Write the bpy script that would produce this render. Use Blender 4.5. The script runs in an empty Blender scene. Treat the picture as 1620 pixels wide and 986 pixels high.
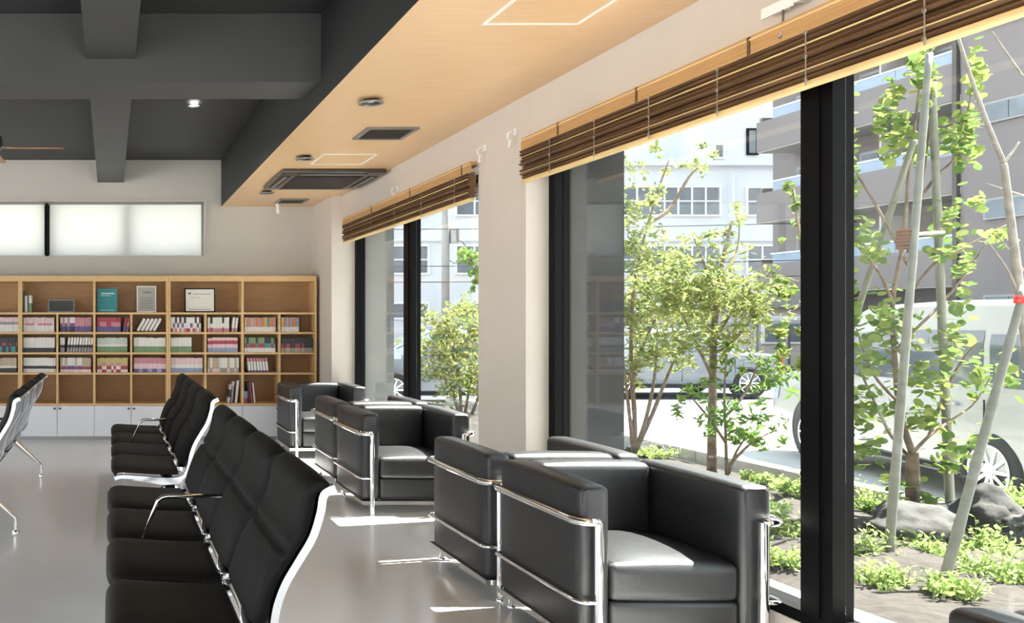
import bpy, bmesh, math, random
from mathutils import Vector, Matrix, noise
R = random.Random(7)
PI = math.pi
scene = bpy.context.scene
COL = scene.collection
# ------------------------------------------------------------------ camera
F, CX, CY, EYE = 1330.0, 175.0, 510.0, 1.32
cam_d = bpy.data.cameras.new('camera')
cam = bpy.data.objects.new('camera', cam_d); COL.objects.link(cam)
cam.location = (0, 0, EYE); cam.rotation_euler = (PI/2, 0, 0)
cam_d.sensor_fit = 'HORIZONTAL'; cam_d.sensor_width = 36; cam_d.lens = F/1620*36
cam_d.shift_x = (810-CX)/1620; cam_d.shift_y = (CY-493)/1620
cam_d.clip_start = 0.05; cam_d.clip_end = 400
scene.camera = cam
# ------------------------------------------------------------------ world, sun, exposure
world = bpy.data.worlds.new('sky'); scene.world = world; world.use_nodes = True
wn = world.node_tree.nodes; wl = world.node_tree.links
bg = wn['Background']; bg.inputs[1].default_value = 1.7
tc = wn.new('ShaderNodeTexCoord'); sp = wn.new('ShaderNodeSeparateXYZ'); cr = wn.new('ShaderNodeValToRGB')
wl.new(tc.outputs['Generated'], sp.inputs[0]); wl.new(sp.outputs[2], cr.inputs[0]); wl.new(cr.outputs[0], bg.inputs[0])
cr.color_ramp.elements[0].position = 0.0; cr.color_ramp.elements[0].color = (1.0, 1.0, 1.0, 1)
cr.color_ramp.elements[1].position = 0.7; cr.color_ramp.elements[1].color = (0.72, 0.86, 1.0, 1)
sun_d = bpy.data.lights.new('sun', 'SUN'); sun_d.energy = 22.0; sun_d.angle = 0.009; sun_d.color = (1.0, 0.95, 0.87)
sun = bpy.data.objects.new('sun', sun_d); COL.objects.link(sun)
sun.rotation_euler = Vector((-0.62, -0.13, -1.0)).to_track_quat('-Z', 'Y').to_euler()
sun.location = (10, 4, 20)
scene.view_settings.view_transform = 'Standard'; scene.view_settings.look = 'None'
scene.view_settings.gamma = 1; scene.view_settings.exposure = 1.0
scene.view_settings.use_curve_mapping = False

# ------------------------------------------------------------------ materials
def mat(name, col, rough=0.5, metal=0.0, spec=0.5, coat=0.0, noise_scale=0, noise_amt=0.0, bump=0.0, bump_scale=60,
        stretch=None, col2=None, emit=None, coat_rough=0.1):
    m = bpy.data.materials.new(name); m.use_nodes = True
    nt = m.node_tree; b = nt.nodes['Principled BSDF']
    b.inputs['Base Color'].default_value = (*col, 1); b.inputs['Roughness'].default_value = rough
    b.inputs['Metallic'].default_value = metal; b.inputs['Specular IOR Level'].default_value = spec
    b.inputs['Coat Weight'].default_value = coat; b.inputs['Coat Roughness'].default_value = coat_rough
    if emit: b.inputs['Emission Color'].default_value = (*emit[0], 1); b.inputs['Emission Strength'].default_value = emit[1]
    t = nt.nodes.new('ShaderNodeTexCoord'); mp = nt.nodes.new('ShaderNodeMapping')
    nt.links.new(t.outputs['Object'], mp.inputs[0])
    if stretch: mp.inputs['Scale'].default_value = stretch
    if col2 is None: col2 = tuple(c*(1-noise_amt) for c in col)
    if noise_scale:
        n = nt.nodes.new('ShaderNodeTexNoise'); n.inputs['Scale'].default_value = noise_scale; n.inputs['Detail'].default_value = 5
        nt.links.new(mp.outputs[0], n.inputs['Vector'])
        r = nt.nodes.new('ShaderNodeValToRGB'); r.color_ramp.elements[0].position = .35; r.color_ramp.elements[1].position = .68
        r.color_ramp.elements[0].color = (*col2, 1); r.color_ramp.elements[1].color = (*col, 1)
        nt.links.new(n.outputs[0], r.inputs[0]); nt.links.new(r.outputs[0], b.inputs['Base Color'])
    if bump:
        n2 = nt.nodes.new('ShaderNodeTexNoise'); n2.inputs['Scale'].default_value = bump_scale; n2.inputs['Detail'].default_value = 3
        nt.links.new(mp.outputs[0], n2.inputs['Vector'])
        bp = nt.nodes.new('ShaderNodeBump'); bp.inputs['Strength'].default_value = bump; bp.inputs['Distance'].default_value = .01
        nt.links.new(n2.outputs[0], bp.inputs['Height']); nt.links.new(bp.outputs[0], b.inputs['Normal'])
    return m
def glass_mat(name, tint=(1, 1, 1), ior=1.5, rough=0.0):
    m = bpy.data.materials.new(name); m.use_nodes = True; nt = m.node_tree
    for n in list(nt.nodes):
        if n.type != 'OUTPUT_MATERIAL': nt.nodes.remove(n)
    out = nt.nodes[0]; mix = nt.nodes.new('ShaderNodeMixShader'); fr = nt.nodes.new('ShaderNodeFresnel'); 
    ge = nt.nodes.new('ShaderNodeNewGeometry'); mr = nt.nodes.new('ShaderNodeMapRange')   # same index from both faces of the sheet
    mr.inputs['To Min'].default_value = ior; mr.inputs['To Max'].default_value = 1/ior
    nt.links.new(ge.outputs['Backfacing'], mr.inputs['Value']); nt.links.new(mr.outputs[0], fr.inputs[0])
    tr = nt.nodes.new('ShaderNodeBsdfTransparent'); tr.inputs[0].default_value = (*tint, 1)
    gl = nt.nodes.new('ShaderNodeBsdfGlossy'); gl.inputs['Roughness'].default_value = rough
    nt.links.new(fr.outputs[0], mix.inputs[0]); nt.links.new(tr.outputs[0], mix.inputs[1]); nt.links.new(gl.outputs[0], mix.inputs[2])
    nt.links.new(mix.outputs[0], out.inputs[0]); return m
def translucent_mat(name, col, mixv=0.5, rough_col=None, noise_scale=0):
    m = bpy.data.materials.new(name); m.use_nodes = True; nt = m.node_tree
    for n in list(nt.nodes):
        if n.type != 'OUTPUT_MATERIAL': nt.nodes.remove(n)
    out = nt.nodes[0]; mix = nt.nodes.new('ShaderNodeMixShader'); mix.inputs[0].default_value = mixv
    d = nt.nodes.new('ShaderNodeBsdfDiffuse'); t = nt.nodes.new('ShaderNodeBsdfTranslucent')
    d.inputs[0].default_value = (*col, 1); t.inputs[0].default_value = (*col, 1)
    if noise_scale:
        n = nt.nodes.new('ShaderNodeTexNoise'); n.inputs['Scale'].default_value = noise_scale
        oi = nt.nodes.new('ShaderNodeObjectInfo'); gi = nt.nodes.new('ShaderNodeNewGeometry')     # every leaf its own tone
        ad = nt.nodes.new('ShaderNodeMath'); ad.operation = 'ADD'; fr = nt.nodes.new('ShaderNodeMath'); fr.operation = 'FRACT'
        nt.links.new(oi.outputs['Random'], ad.inputs[0]); nt.links.new(gi.outputs['Random Per Island'], ad.inputs[1]); nt.links.new(ad.outputs[0], fr.inputs[0])
        tcn = nt.nodes.new('ShaderNodeTexCoord'); nt.links.new(tcn.outputs['Object'], n.inputs['Vector'])
        r = nt.nodes.new('ShaderNodeValToRGB'); r.color_ramp.elements[0].position = .25; r.color_ramp.elements[1].position = .8
        r.color_ramp.elements[0].color = (*col, 1); r.color_ramp.elements[1].color = (*rough_col, 1)
        mxx = nt.nodes.new('ShaderNodeMix'); mxx.inputs[0].default_value = .6; nt.links.new(n.outputs[0], mxx.inputs[2]); nt.links.new(fr.outputs[0], mxx.inputs[3])
        nt.links.new(mxx.outputs[0], r.inputs[0]); nt.links.new(r.outputs[0], d.inputs[0]); nt.links.new(r.outputs[0], t.inputs[0])
    nt.links.new(d.outputs[0], mix.inputs[1]); nt.links.new(t.outputs[0], mix.inputs[2]); nt.links.new(mix.outputs[0], out.inputs[0]); return m

M = {}
M['wall'] = mat('white_plaster', (.61, .56, .505), .85, noise_scale=3, noise_amt=.04, bump=.05, bump_scale=120)
M['backwall'] = mat('back_wall_paint', (.56, .54, .50), .85, noise_scale=2, noise_amt=.04, bump=.05, bump_scale=120)
M['darkceil'] = mat('dark_grey_paint', (.034, .035, .036), .6, noise_scale=2, noise_amt=.12)
M['beam'] = mat('grey_beam_paint', (.058, .060, .062), .5, noise_scale=2, noise_amt=.1)
M['fascia'] = mat('charcoal_fascia_paint', (.016, .017, .018), .6, noise_scale=2, noise_amt=.1)
M['soffit'] = mat('maple_veneer', (.78, .53, .30), .33, noise_scale=3, col2=(.71, .46, .25), stretch=(1.2, 22, 1), spec=.5)
M['floor'] = mat('polished_vinyl_floor', (.77, .77, .765), .20, noise_scale=1.2, noise_amt=.05, stretch=(1, 1, 1), spec=.8, bump=.02, bump_scale=3)
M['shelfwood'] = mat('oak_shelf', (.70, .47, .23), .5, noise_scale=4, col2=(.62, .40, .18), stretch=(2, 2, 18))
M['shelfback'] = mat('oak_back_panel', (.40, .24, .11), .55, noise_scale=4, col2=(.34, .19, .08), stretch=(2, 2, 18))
M['cabwhite'] = mat('white_cabinet_laminate', (.74, .76, .80), .4, noise_scale=2, noise_amt=.02)
M['black'] = mat('black_metal_frame', (.002, .002, .0025), .55, spec=.12, metal=0, noise_scale=4, noise_amt=.2)
M['alu'] = mat('polished_aluminium', (.80, .81, .82), .14, metal=1, noise_scale=6, noise_amt=.04)
M['chrome'] = mat('chrome_tube', (.88, .88, .89), .07, metal=1, noise_scale=6, noise_amt=.02)
M['satin'] = mat('satin_grey_back', (.46, .49, .54), .32, metal=.35, noise_scale=5, noise_amt=.1)
M['leather'] = mat('black_leather', (.013, .014, .017), .42, spec=.75, coat=.10, coat_rough=.3, noise_scale=7, noise_amt=.25, bump=.12, bump_scale=26)
M['piping'] = mat('black_leather_piping', (.012, .012, .015), .4, noise_scale=9, noise_amt=.1)
M['pad'] = mat('black_padded_fabric', (.009, .0088, .008), .65, spec=.15, noise_scale=30, noise_amt=.2, bump=.15, bump_scale=90)
M['seatpad'] = mat('black_brown_seat_fabric', (.016, .0138, .011), .6, spec=.2, noise_scale=30, noise_amt=.2, bump=.15, bump_scale=90)
M['valance'] = mat('light_bamboo', (.55, .33, .14), .5, noise_scale=5, col2=(.45, .25, .10), stretch=(1, 1, 30))
M['reed'] = mat('brown_bamboo_reed', (.20, .105, .045), .55, noise_scale=9, col2=(.07, .034, .016), stretch=(1, .6, 60))
M['rail'] = mat('pale_bamboo_rail', (.80, .58, .28), .45, noise_scale=5, noise_amt=.15)
M['cord'] = mat('grey_cord', (.30, .27, .22), .7, noise_scale=20, noise_amt=.1)
M['white'] = mat('white_plastic', (.82, .82, .80), .4, noise_scale=5, noise_amt=.02)
M['bronze'] = mat('dark_bronze_panel', (.10, .09, .085), .3, metal=.5, noise_scale=4, noise_amt=.15)
M['dark'] = mat('dark_recess', (.015, .015, .016), .6, noise_scale=4, noise_amt=.1)
M['greymetal'] = mat('grey_metal', (.30, .30, .30), .35, metal=.7, noise_scale=5, noise_amt=.1)
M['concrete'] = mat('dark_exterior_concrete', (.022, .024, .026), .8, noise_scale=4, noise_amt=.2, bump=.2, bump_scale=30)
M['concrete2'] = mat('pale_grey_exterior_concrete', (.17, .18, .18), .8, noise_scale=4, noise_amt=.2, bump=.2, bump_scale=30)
M['glass'] = glass_mat('window_glass', (.97, .99, .98), 1.45)
M['shade'] = translucent_mat('white_roller_shade', (.86, .86, .84), .55)
M['lampglow'] = mat('lamp_glow', (1, 1, 1), .5, emit=((1, .97, .9), 6), noise_scale=3, noise_amt=.01)
M['fanwood'] = mat('fan_blade_wood', (.45, .17, .06), .4, noise_scale=5, noise_amt=.2, stretch=(1, 14, 1))
# outdoors
M['paving'] = mat('pale_concrete_paving', (.62, .61, .58), .85, noise_scale=5, noise_amt=.12, bump=.2, bump_scale=40)
M['lot'] = mat('pale_lot_concrete', (.42, .41, .39), .85, noise_scale=2, noise_amt=.12)
M['asphalt'] = mat('grey_asphalt', (.058, .062, .075), .85, noise_scale=3, noise_amt=.2)
M['kerb'] = mat('kerb_concrete', (.48, .47, .45), .8, noise_scale=8, noise_amt=.2)
M['soil'] = mat('mulch_soil', (.040, .032, .027), .95, noise_scale=14, col2=(.018, .014, .011), bump=.8, bump_scale=30)
M['rock'] = mat('dark_garden_rock', (.06, .057, .054), .9, noise_scale=7, col2=(.022, .021, .02), bump=.9, bump_scale=14)
M['bark'] = mat('brown_bark', (.23, .17, .12), .85, noise_scale=20, noise_amt=.5, bump=.4, bump_scale=50)
M['greybark'] = mat('grey_bark', (.32, .28, .24), .8, noise_scale=20, noise_amt=.4, bump=.3, bump_scale=50)
M['stake'] = mat('pale_bamboo_stake', (.19, .19, .155), .6, noise_scale=6, noise_amt=.25, stretch=(1, 1, 3))
M['rope'] = mat('brown_rope', (.20, .09, .05), .9, noise_scale=40, noise_amt=.4)
M['leaf'] = translucent_mat('green_round_leaf', (.10, .165, .05), .42, (.25, .30, .09), 3)
M['leaf2'] = translucent_mat('olive_leaf', (.15, .21, .075), .4, (.36, .37, .14), 5)
M['leaf3'] = translucent_mat('dark_green_leaf', (.10, .19, .05), .4, (.22, .31, .08), 5)
M['fern'] = translucent_mat('yellow_green_groundcover', (.20, .30, .09), .4, (.42, .50, .19), 5)
M['whitebldg'] = mat('white_rendered_wall', (.63, .65, .68), .8, noise_scale=.4, noise_amt=.03)
M['farglass'] = mat('far_window_glass', (.20, .23, .26), .15, noise_scale=.7, noise_amt=.4)
M['brown'] = mat('taupe_tile_wall', (.19, .168, .166), .7, noise_scale=.5, noise_amt=.06)
M['slabunder'] = mat('pale_slab_edge', (.45, .42, .38), .8, noise_scale=1, noise_amt=.1)
M['railglass'] = mat('pale_blue_rail_glass', (.27, .33, .42), .2, noise_scale=1, noise_amt=.1)
M['carwhite'] = mat('white_car_paint', (.27, .275, .26), .3, coat=.6, noise_scale=1, noise_amt=.02)
M['carsilver'] = mat('silver_car_paint', (.15, .17, .20), .25, metal=.3, coat=.5, noise_scale=1, noise_amt=.03)
M['cardark'] = mat('dark_car_paint', (.06, .065, .08), .2, coat=.6, noise_scale=1, noise_amt=.05)
M['carglass'] = mat('tinted_car_glass', (.07, .085, .11), .06, spec=.9, noise_scale=1, noise_amt=.1)
M['tyre'] = mat('tyre_rubber', (.018, .018, .018), .8, noise_scale=10, noise_amt=.2)
M['red'] = mat('red_lamp_lens', (.65, .03, .02), .2, noise_scale=6, noise_amt=.2)
M['pole'] = mat('concrete_pole', (.35, .34, .33), .8, noise_scale=3, noise_amt=.15)
M['roofgrey'] = mat('grey_sheet_roof', (.28, .28, .29), .6, noise_scale=3, noise_amt=.15)

# ------------------------------------------------------------------ helpers
class MB:
    def __init__(s): s.v = []; s.f = []; s.mi = []
    def add(s, v, f, mi=0):
        o = len(s.v); s.v += [tuple(p) for p in v]; s.f += [tuple(o+i for i in q) for q in f]; s.mi += [mi]*len(f); return s
    def box(s, x0, x1, y0, y1, z0, z1, mi=0):
        v = [(x0,y0,z0),(x1,y0,z0),(x1,y1,z0),(x0,y1,z0),(x0,y0,z1),(x1,y0,z1),(x1,y1,z1),(x0,y1,z1)]
        return s.add(v, [(0,3,2,1),(4,5,6,7),(0,1,5,4),(1,2,6,5),(2,3,7,6),(3,0,4,7)], mi)
    def tube(s, pts, r, seg=8, mi=0, closed=False, flat=None):
        pts = [Vector(p) for p in pts]; n = len(pts)
        rr = r if isinstance(r, (list, tuple)) else [r]*n
        vs = []; prev = None
        for i, p in enumerate(pts):
            if closed: d = pts[(i+1) % n]-pts[i-1]
            else: d = pts[min(i+1, n-1)]-pts[max(i-1, 0)]
            d.normalize()
            if prev is None:
                a = Vector((0, 0, 1)) if abs(d.z) < .9 else Vector((1, 0, 0)); u = d.cross(a).normalized()
            else:
                u = prev-d*prev.dot(d); u = u.normalized() if u.length > 1e-6 else prev
            prev = u; w = d.cross(u)
            for k in range(seg):
                t = 2*PI*k/seg
                vs.append(p+u*math.cos(t)*rr[i]+w*math.sin(t)*rr[i]*(flat or 1))
        fs = []
        for i in range(n if closed else n-1):
            a = i*seg; b = ((i+1) % n)*seg
            for k in range(seg): fs.append((a+k, a+(k+1) % seg, b+(k+1) % seg, b+k))
        if not closed:
            fs.append(tuple(range(seg))[::-1]); fs.append(tuple((n-1)*seg+k for k in range(seg)))
        return s.add(vs, fs, mi)
    def lathe(s, prof, c=(0,0,0), axis='z', seg=24, mi=0):
        vs = []; n = len(prof)
        for k in range(seg):
            t = 2*PI*k/seg
            for r, h in prof:
                a, b = r*math.cos(t), r*math.sin(t)
                p = (a, b, h) if axis == 'z' else ((h, a, b) if axis == 'x' else (b, h, a))
                vs.append((p[0]+c[0], p[1]+c[1], p[2]+c[2]))
        fs = [(k*n+i, ((k+1) % seg)*n+i, ((k+1) % seg)*n+i+1, k*n+i+1) for k in range(seg) for i in range(n-1)]
        return s.add(vs, fs, mi)
    def prism(s, poly, a0, a1, axis='y', mi=0):
        n = len(poly)
        def P(p, a): return (p[0], a, p[1]) if axis == 'y' else ((a, p[0], p[1]) if axis == 'x' else (p[0], p[1], a))
        vs = [P(p, a0) for p in poly]+[P(p, a1) for p in poly]
        return s.add(vs, [tuple(range(n))[::-1], tuple(range(n, 2*n))]+[(i, (i+1) % n, n+(i+1) % n, n+i) for i in range(n)], mi)
    def rbox(s, x0, x1, y0, y1, z0, z1, r=.02, crown=(0,0,0), sub=3, mi=0):
        c = Vector(((x0+x1)/2, (y0+y1)/2, (z0+z1)/2)); h = Vector(((x1-x0)/2, (y1-y0)/2, (z1-z0)/2))
        r = min(r, *[q*.98 for q in h])
        ax = []
        for a in h:
            i = a-r; l = [-a, -i-.41*r]+[-i+2*i*k/sub for k in range(sub+1)]+[i+.41*r, a]; ax.append(l)
        idx = {}
        vs = []; fs = []
        def vid(p):
            k = tuple(round(q, 6) for q in p)
            if k not in idx:
                q = Vector([max(-(h[j]-r), min(h[j]-r, p[j])) for j in range(3)])
                d = Vector(p)-q; w = q+d.normalized()*r if d.length > 0 else q
                w = w.copy()
                for j in range(3):
                    if crown[j]:
                        o = [m for m in range(3) if m != j]
                        f = math.cos(PI/2*w[o[0]]/h[o[0]])*math.cos(PI/2*w[o[1]]/h[o[1]])
                        w[j] += (1 if p[j] > 0 else -1)*crown[j]*max(0, f)**.6*(abs(p[j])/h[j])
                idx[k] = len(vs); vs.append(w+c)
            return idx[k]
        for j in range(3):
            a, b = [(1, 2), (2, 0), (0, 1)][j]
            for sgn in (-1, 1):
                for i1 in range(len(ax[a])-1):
                    for i2 in range(len(ax[b])-1):
                        q = []
                        for (u, v) in ((i1, i2), (i1+1, i2), (i1+1, i2+1), (i1, i2+1)):
                            p = [0, 0, 0]; p[j] = sgn*h[j]; p[a] = ax[a][u]; p[b] = ax[b][v]; q.append(vid(p))
                        fs.append(tuple(q) if sgn > 0 else tuple(q[::-1]))
        return s.add(vs, fs, mi)
    def mesh(s, name, mats, smooth=False, autos=None):
        me = bpy.data.meshes.new(name); me.from_pydata(s.v, [], s.f)
        for m in (mats if isinstance(mats, (list, tuple)) else [mats]): me.materials.append(m)
        me.polygons.foreach_set('material_index', s.mi)
        if smooth: me.shade_smooth() if autos is None else (me.shade_smooth(), me.set_sharp_from_angle(angle=autos))
        me.update(); return me
    def build(s, name, mats, parent=None, smooth=False, autos=None, kind=None):
        return link(name, s.mesh(name, mats, smooth, autos), parent, kind)
def link(name, me, parent=None, kind=None):
    o = bpy.data.objects.new(name, me); COL.objects.link(o)
    if parent: o.parent = parent
    if kind: o['kind'] = kind
    return o
def tag(o, label, cat, group=None):
    o['label'] = label; o['category'] = cat
    if group: o['group'] = group
    return o
def thing(name, loc, label, cat, group=None, rz=0):
    o = bpy.data.objects.new(name, None); COL.objects.link(o); o.empty_display_size = .1
    o.location = loc; o.rotation_euler = (0, 0, rz); return tag(o, label, cat, group)
def copy_tree(o, parent=None):
    c = o.copy(); COL.objects.link(c)
    if parent: c.parent = parent
    for ch in [x for x in bpy.data.objects if x.parent == o]: copy_tree(ch, c)
    return c
def S(name, mb, m, parent=None, **k): return mb.build(name, m, parent, kind='structure' if parent is None else None, **k)
def P(px, py, Y): return Vector(((px-CX)*Y/F, Y, EYE-(py-CY)*Y/F))     # point on a sight line at depth Y
def label(o, l): o['label'] = l; return o
SM = math.radians(35)

# ================================================================== ROOM
XW, XG, YB = 2.45, 2.60, 9.74          # inner wall plane, glazing plane, back wall
HC, HS = 3.20, 2.66
fl = S('floor', MB().box(-5, 2.76, -3, YB+.1, -.1, 0), M['floor'])
S('ceiling', MB().box(-5, 1.281, -3, YB+.2, HC, HC+.15), M['darkceil'])
# soffit: dark fascia + wood underside
S('trim_1', MB().box(1.281, 1.30, -3, YB, HS+.0, HC), M['fascia'])
S('ceiling_soffit', MB().box(1.30, XW, -3, YB, HS, HS+.03).box(1.281, 1.30, -3, YB, HS-.004, HS+.0), M['soffit'])
S('ceiling_upper', MB().box(1.281, 3.2, -3, YB+.2, HC, HC+.15), M['darkceil'])
# beams
S('trim_2', MB().box(-5, 1.281, 5.12, 5.51, 2.783, HC), M['beam'])
S('trim_3', MB().box(-.15, .15, 5.51, YB, 2.94, HC), M['beam'])
S('trim_4', MB().box(-.15, .15, -3, 5.12, 2.925, HC), M['beam'])
S('trim_5', MB().box(-5, 1.281, -.3, .1, 2.783, HC), M['beam'])
# back wall with a strip window opening
wz0, wz1, wx1 = 2.085, 2.72, 1.085
bw = MB().box(-5, 3.0, YB, YB+.2, 0, wz0).box(-5, 3.0, YB, YB+.2, wz1, HC).box(wx1, 3.0, YB, YB+.2, wz0, wz1).box(-5, -4.3, YB, YB+.2, wz0, wz1)
S('wall_back', bw, M['backwall'])
S('trim_6', MB().box(-4.3, wx1+.03, YB-.012, YB, wz1+.005, wz1+.02).box(wx1+.02, wx1+.03, YB-.012, YB, wz1-.6, wz1), M['wall'])
# left and rear walls, unseen; unglazed openings added and sized to let daylight in
S('wall_left', MB().box(-5.15, -5, -3, YB, 0, .08).box(-5.15, -5, -3, YB, 2.7, HC).box(-5.15, -5, 4.1, 4.4, .08, 2.7).box(-5.15, -5, 9.5, YB, .08, 2.7).box(-5.15, -5, -3, -2.8, .08, 2.7), M['wall'])
S('wall_front', MB().box(-5, 2.6, -3.15, -3, 0, .08).box(-5, 2.6, -3.15, -3, 2.4, HC).box(-1.3, -1.15, -3.15, -3, .08, 2.4).box(2.4, 2.6, -3.15, -3, .08, 2.4).box(-5, -4.8, -3.15, -3, .08, 2.4), M['wall'])
# right wall: header, piers, pilaster
wr = MB()
wr.box(XW, 2.72, -3, YB, 2.36, HC)
wr.box(XW, 2.585, 4.96, 5.60, 0, 2.36)
wr.box(2.34, 2.585, 8.90, YB, 0, 2.66)
wr.box(XW, 2.585, .45, 1.0, 0, 2.36)
wr.box(XW, 2.585, -3, -2.6, 0, 2.36)
S('wall_right', wr, M['wall'])
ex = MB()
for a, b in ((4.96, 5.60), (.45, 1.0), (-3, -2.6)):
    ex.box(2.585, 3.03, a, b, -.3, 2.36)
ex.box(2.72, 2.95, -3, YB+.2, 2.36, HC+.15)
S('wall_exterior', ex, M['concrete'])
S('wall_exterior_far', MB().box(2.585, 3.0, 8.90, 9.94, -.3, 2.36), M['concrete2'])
for n, (a, b) in enumerate(((5.60, 8.90), (1.0, 4.96), (-2.6, .45))):
    S('trim_%d' % (7+n), MB().box(2.575, 2.76, a, b, 0, .195), M['wall'])
# windows
def window(n, y0, y1, mulls):
    w = thing('window_%d' % n, (XG, y0, .195), '', '')
    del w['label'], w['category']; w['kind'] = 'structure'
    def bx(name, a0, a1, b0, b1, c0, c1, m='black'):
        return MB().box(a0, a1, b0, b1, c0, c1).build(name, M[m], w)
    H = 2.165; L = y1-y0
    bx('jamb', -.015, .075, 0, .07, 0, H); bx('jamb', -.015, .075, L-.07, L, 0, H)
    bx('sill_rail', -.015, .10, .07, L-.07, 0, .045); bx('head_rail', -.015, .075, .07, L-.07, H-.06, H)
    prev = .07
    for (a, b) in mulls:
        a -= y0; b -= y0
        mm = MB().box(-.015, .03, a, b, .045, H-.06).box(.03, .075, a+.015, b-.015, .045, H-.06).box(-.022, -.015, a+.05, b-.05, .045, H-.06)
        mm.build('mullion', M['black'], w)
        MB().box(.028, .034, prev, a+.001, .045, H-.06).build('pane', M['glass'], w)
        prev = b
    MB().box(.028, .034, prev, L-.07, .045, H-.06).build('pane', M['glass'], w)
window(1, 5.60, 8.90, [(7.235, 7.42)])
window(2, 1.0, 4.96, [(3.01, 3.15)])
window(3, -2.6, .45, [(-1.1, -.97)])  # unseen window behind the camera, added to let more light in

# clerestory window in the back wall: frame, mullions, roller shades
cw = thing('window_4', (0, YB, wz0), '', ''); del cw['label'], cw['category']; cw['kind'] = 'structure'
WH = wz1-wz0
MB().box(-4.3, wx1, .06, .2, WH-.03, WH).box(-4.3, wx1, .06, .2, 0, .02).box(wx1-.03, wx1, .06, .2, .02, WH-.03).build('window_frame', M['greymetal'], cw)
for x in (-.74, -2.55):
    MB().box(x-.013, x+.013, .0, .06, .0, WH-.02).build('mullion', M['black'], cw)
for x in (.18, -1.65, -3.4):
    MB().box(x-.05, x+.05, .12, .19, .02, WH-.03).build('mullion', M['black'], cw)
for x in (-.74, -2.55):
    MB().box(x-.05, x+.05, .12, .19, .02, WH-.03).build('mullion', M['black'], cw)
MB().box(-4.3, wx1-.03, .16, .165, .02, WH-.03).build('pane', M['glass'], cw)
sh = []
for i, (a, b) in enumerate(((-.71, wx1-.03), (-2.52, -.77), (-4.28, -2.58))):
    o = thing('roller_shade', ((a+b)/2, YB+.05, wz0), ['white roller shade on the strip window, right-hand long one', 'white roller shade left of the black divider on the strip window', 'white roller shade at the far left end of the strip window'][i], 'shade', 'roller shades on the strip window')
    hw = (b-a)/2
    MB().box(-hw, hw, -.002, .0, .012, WH-.03).build('shade_cloth', M['shade'], o)
    MB().box(-hw, hw, -.008, .006, 0, .012).build('bottom_bar', M['white'], o)
    MB().box(-hw, hw, -.02, .012, WH-.03, WH).build('roller_box', M['greymetal'], o)

# ================================================================== CEILING FITTINGS
def downlight(x, y, lab, z=HS, r=.072, lit=False):
    o = thing('downlight', (x, y, z), lab, 'downlight', 'round downlights')
    MB().lathe([(r, 0), (r+.002, -.006), (r-.012, -.008), (r-.016, 0)], seg=28).build('trim_ring', M['greymetal'], o, smooth=True)
    MB().lathe([(r-.014, -.001), (r-.03, .018), (.0001, .020)], seg=24).build('reflector', M['lampglow'] if lit else M['bronze'], o, smooth=True)
    MB().lathe([(.0001, .002), (.020, .005), (.022, .019)], seg=16).build('bulb', M['lampglow'] if lit else M['white'], o, smooth=True)
    return o
dl = [(1.564, 5.05, 'round bronze downlight in the wood ceiling, nearest the camera'), (1.565, 6.78, 'round downlight beside the small square hatch in the wood ceiling'),
      (1.59, 8.57, 'round downlight in the wood ceiling between the air conditioner and the book wall')]
# sink fittings into the soffit: raise ring only
for x, y, l in dl: downlight(x, y, l, HS-.0215)
def lit_downlight(x, y, lab):
    o = downlight(x, y, lab, HC-.021, .058, True); o['group'] = 'lit downlights in the dark ceiling'
    ld = bpy.data.lights.new('downlight_beam', 'SPOT'); ld.energy = 30; ld.spot_size = math.radians(125); ld.spot_blend = .8; ld.shadow_soft_size = .06; ld.color = (1, .95, .88)
    lo = bpy.data.objects.new('downlight_beam', ld); COL.objects.link(lo); lo.parent = o; lo.location = (0, 0, -.02)
lit_downlight(.715, 7.2, 'lit white downlight in the dark grey ceiling, right of the long beam')
def hatch(x0, x1, y0, y1, lab):
    o = thing('access_hatch', ((x0+x1)/2, (y0+y1)/2, HS), lab, 'hatch')
    a, b, t = (x1-x0)/2, (y1-y0)/2, .016
    MB().box(-a, a, -b, -b+t, -.005, 0).box(-a, a, b-t, b, -.005, 0).box(-a, -a+t, -b+t, b-t, -.005, 0).box(a-t, a, -b+t, b-t, -.005, 0).build('hatch_frame', M['white'], o)
    MB().box(-a+t, a-t, -b+t, b-t, -.002, 0).build('hatch_panel', M['soffit'], o)
hatch(1.667, 2.10, 3.33, 3.776, 'large white-framed square access hatch in the wood ceiling near the camera')
hatch(1.69, 2.13, 6.69, 7.12, 'white-framed square access hatch in the wood ceiling beside the air conditioner')
def vent(x0, x1, y0, y1, lab):
    o = thing('ceiling_vent', ((x0+x1)/2, (y0+y1)/2, HS), lab, 'vent', 'square vents in the wood ceiling')
    a, b, t = (x1-x0)/2, (y1-y0)/2, .03
    MB().box(-a, a, -b, -b+t, -.014, 0).box(-a, a, b-t, b, -.014, 0).box(-a, -a+t, -b+t, b-t, -.014, 0).box(a-t, a, -b+t, b-t, -.014, 0).build('vent_frame', M['greymetal'], o)
    MB().box(-a+t, a-t, -b+t, b-t, -.003, 0).build('backing', M['dark'], o)
    n = 9
    me = MB().box(-a+t, a-t, -.003, .003, -.012, -.004).mesh('slat', M['bronze'])
    for k in range(n):
        s = link('slat', me, o); s.location = (0, -b+t+(2*b-2*t)*(k+.5)/n, 0)
vent(1.76, 2.12, 5.76, 6.12, 'square black grille vent in the wood ceiling nearest the camera')
vent(1.83, 2.15, 9.10, 9.40, 'small square grille vent in the wood ceiling next to the back wall')
ac = thing('air_conditioner', (1.955, 7.80, HS), 'large square bronze cassette air conditioner set in the wood ceiling', 'air conditioner')
MB().rbox(-.455, .455, -.47, .47, -.035, 0, .012).build('panel', M['bronze'], ac, smooth=True, autos=SM)
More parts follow.
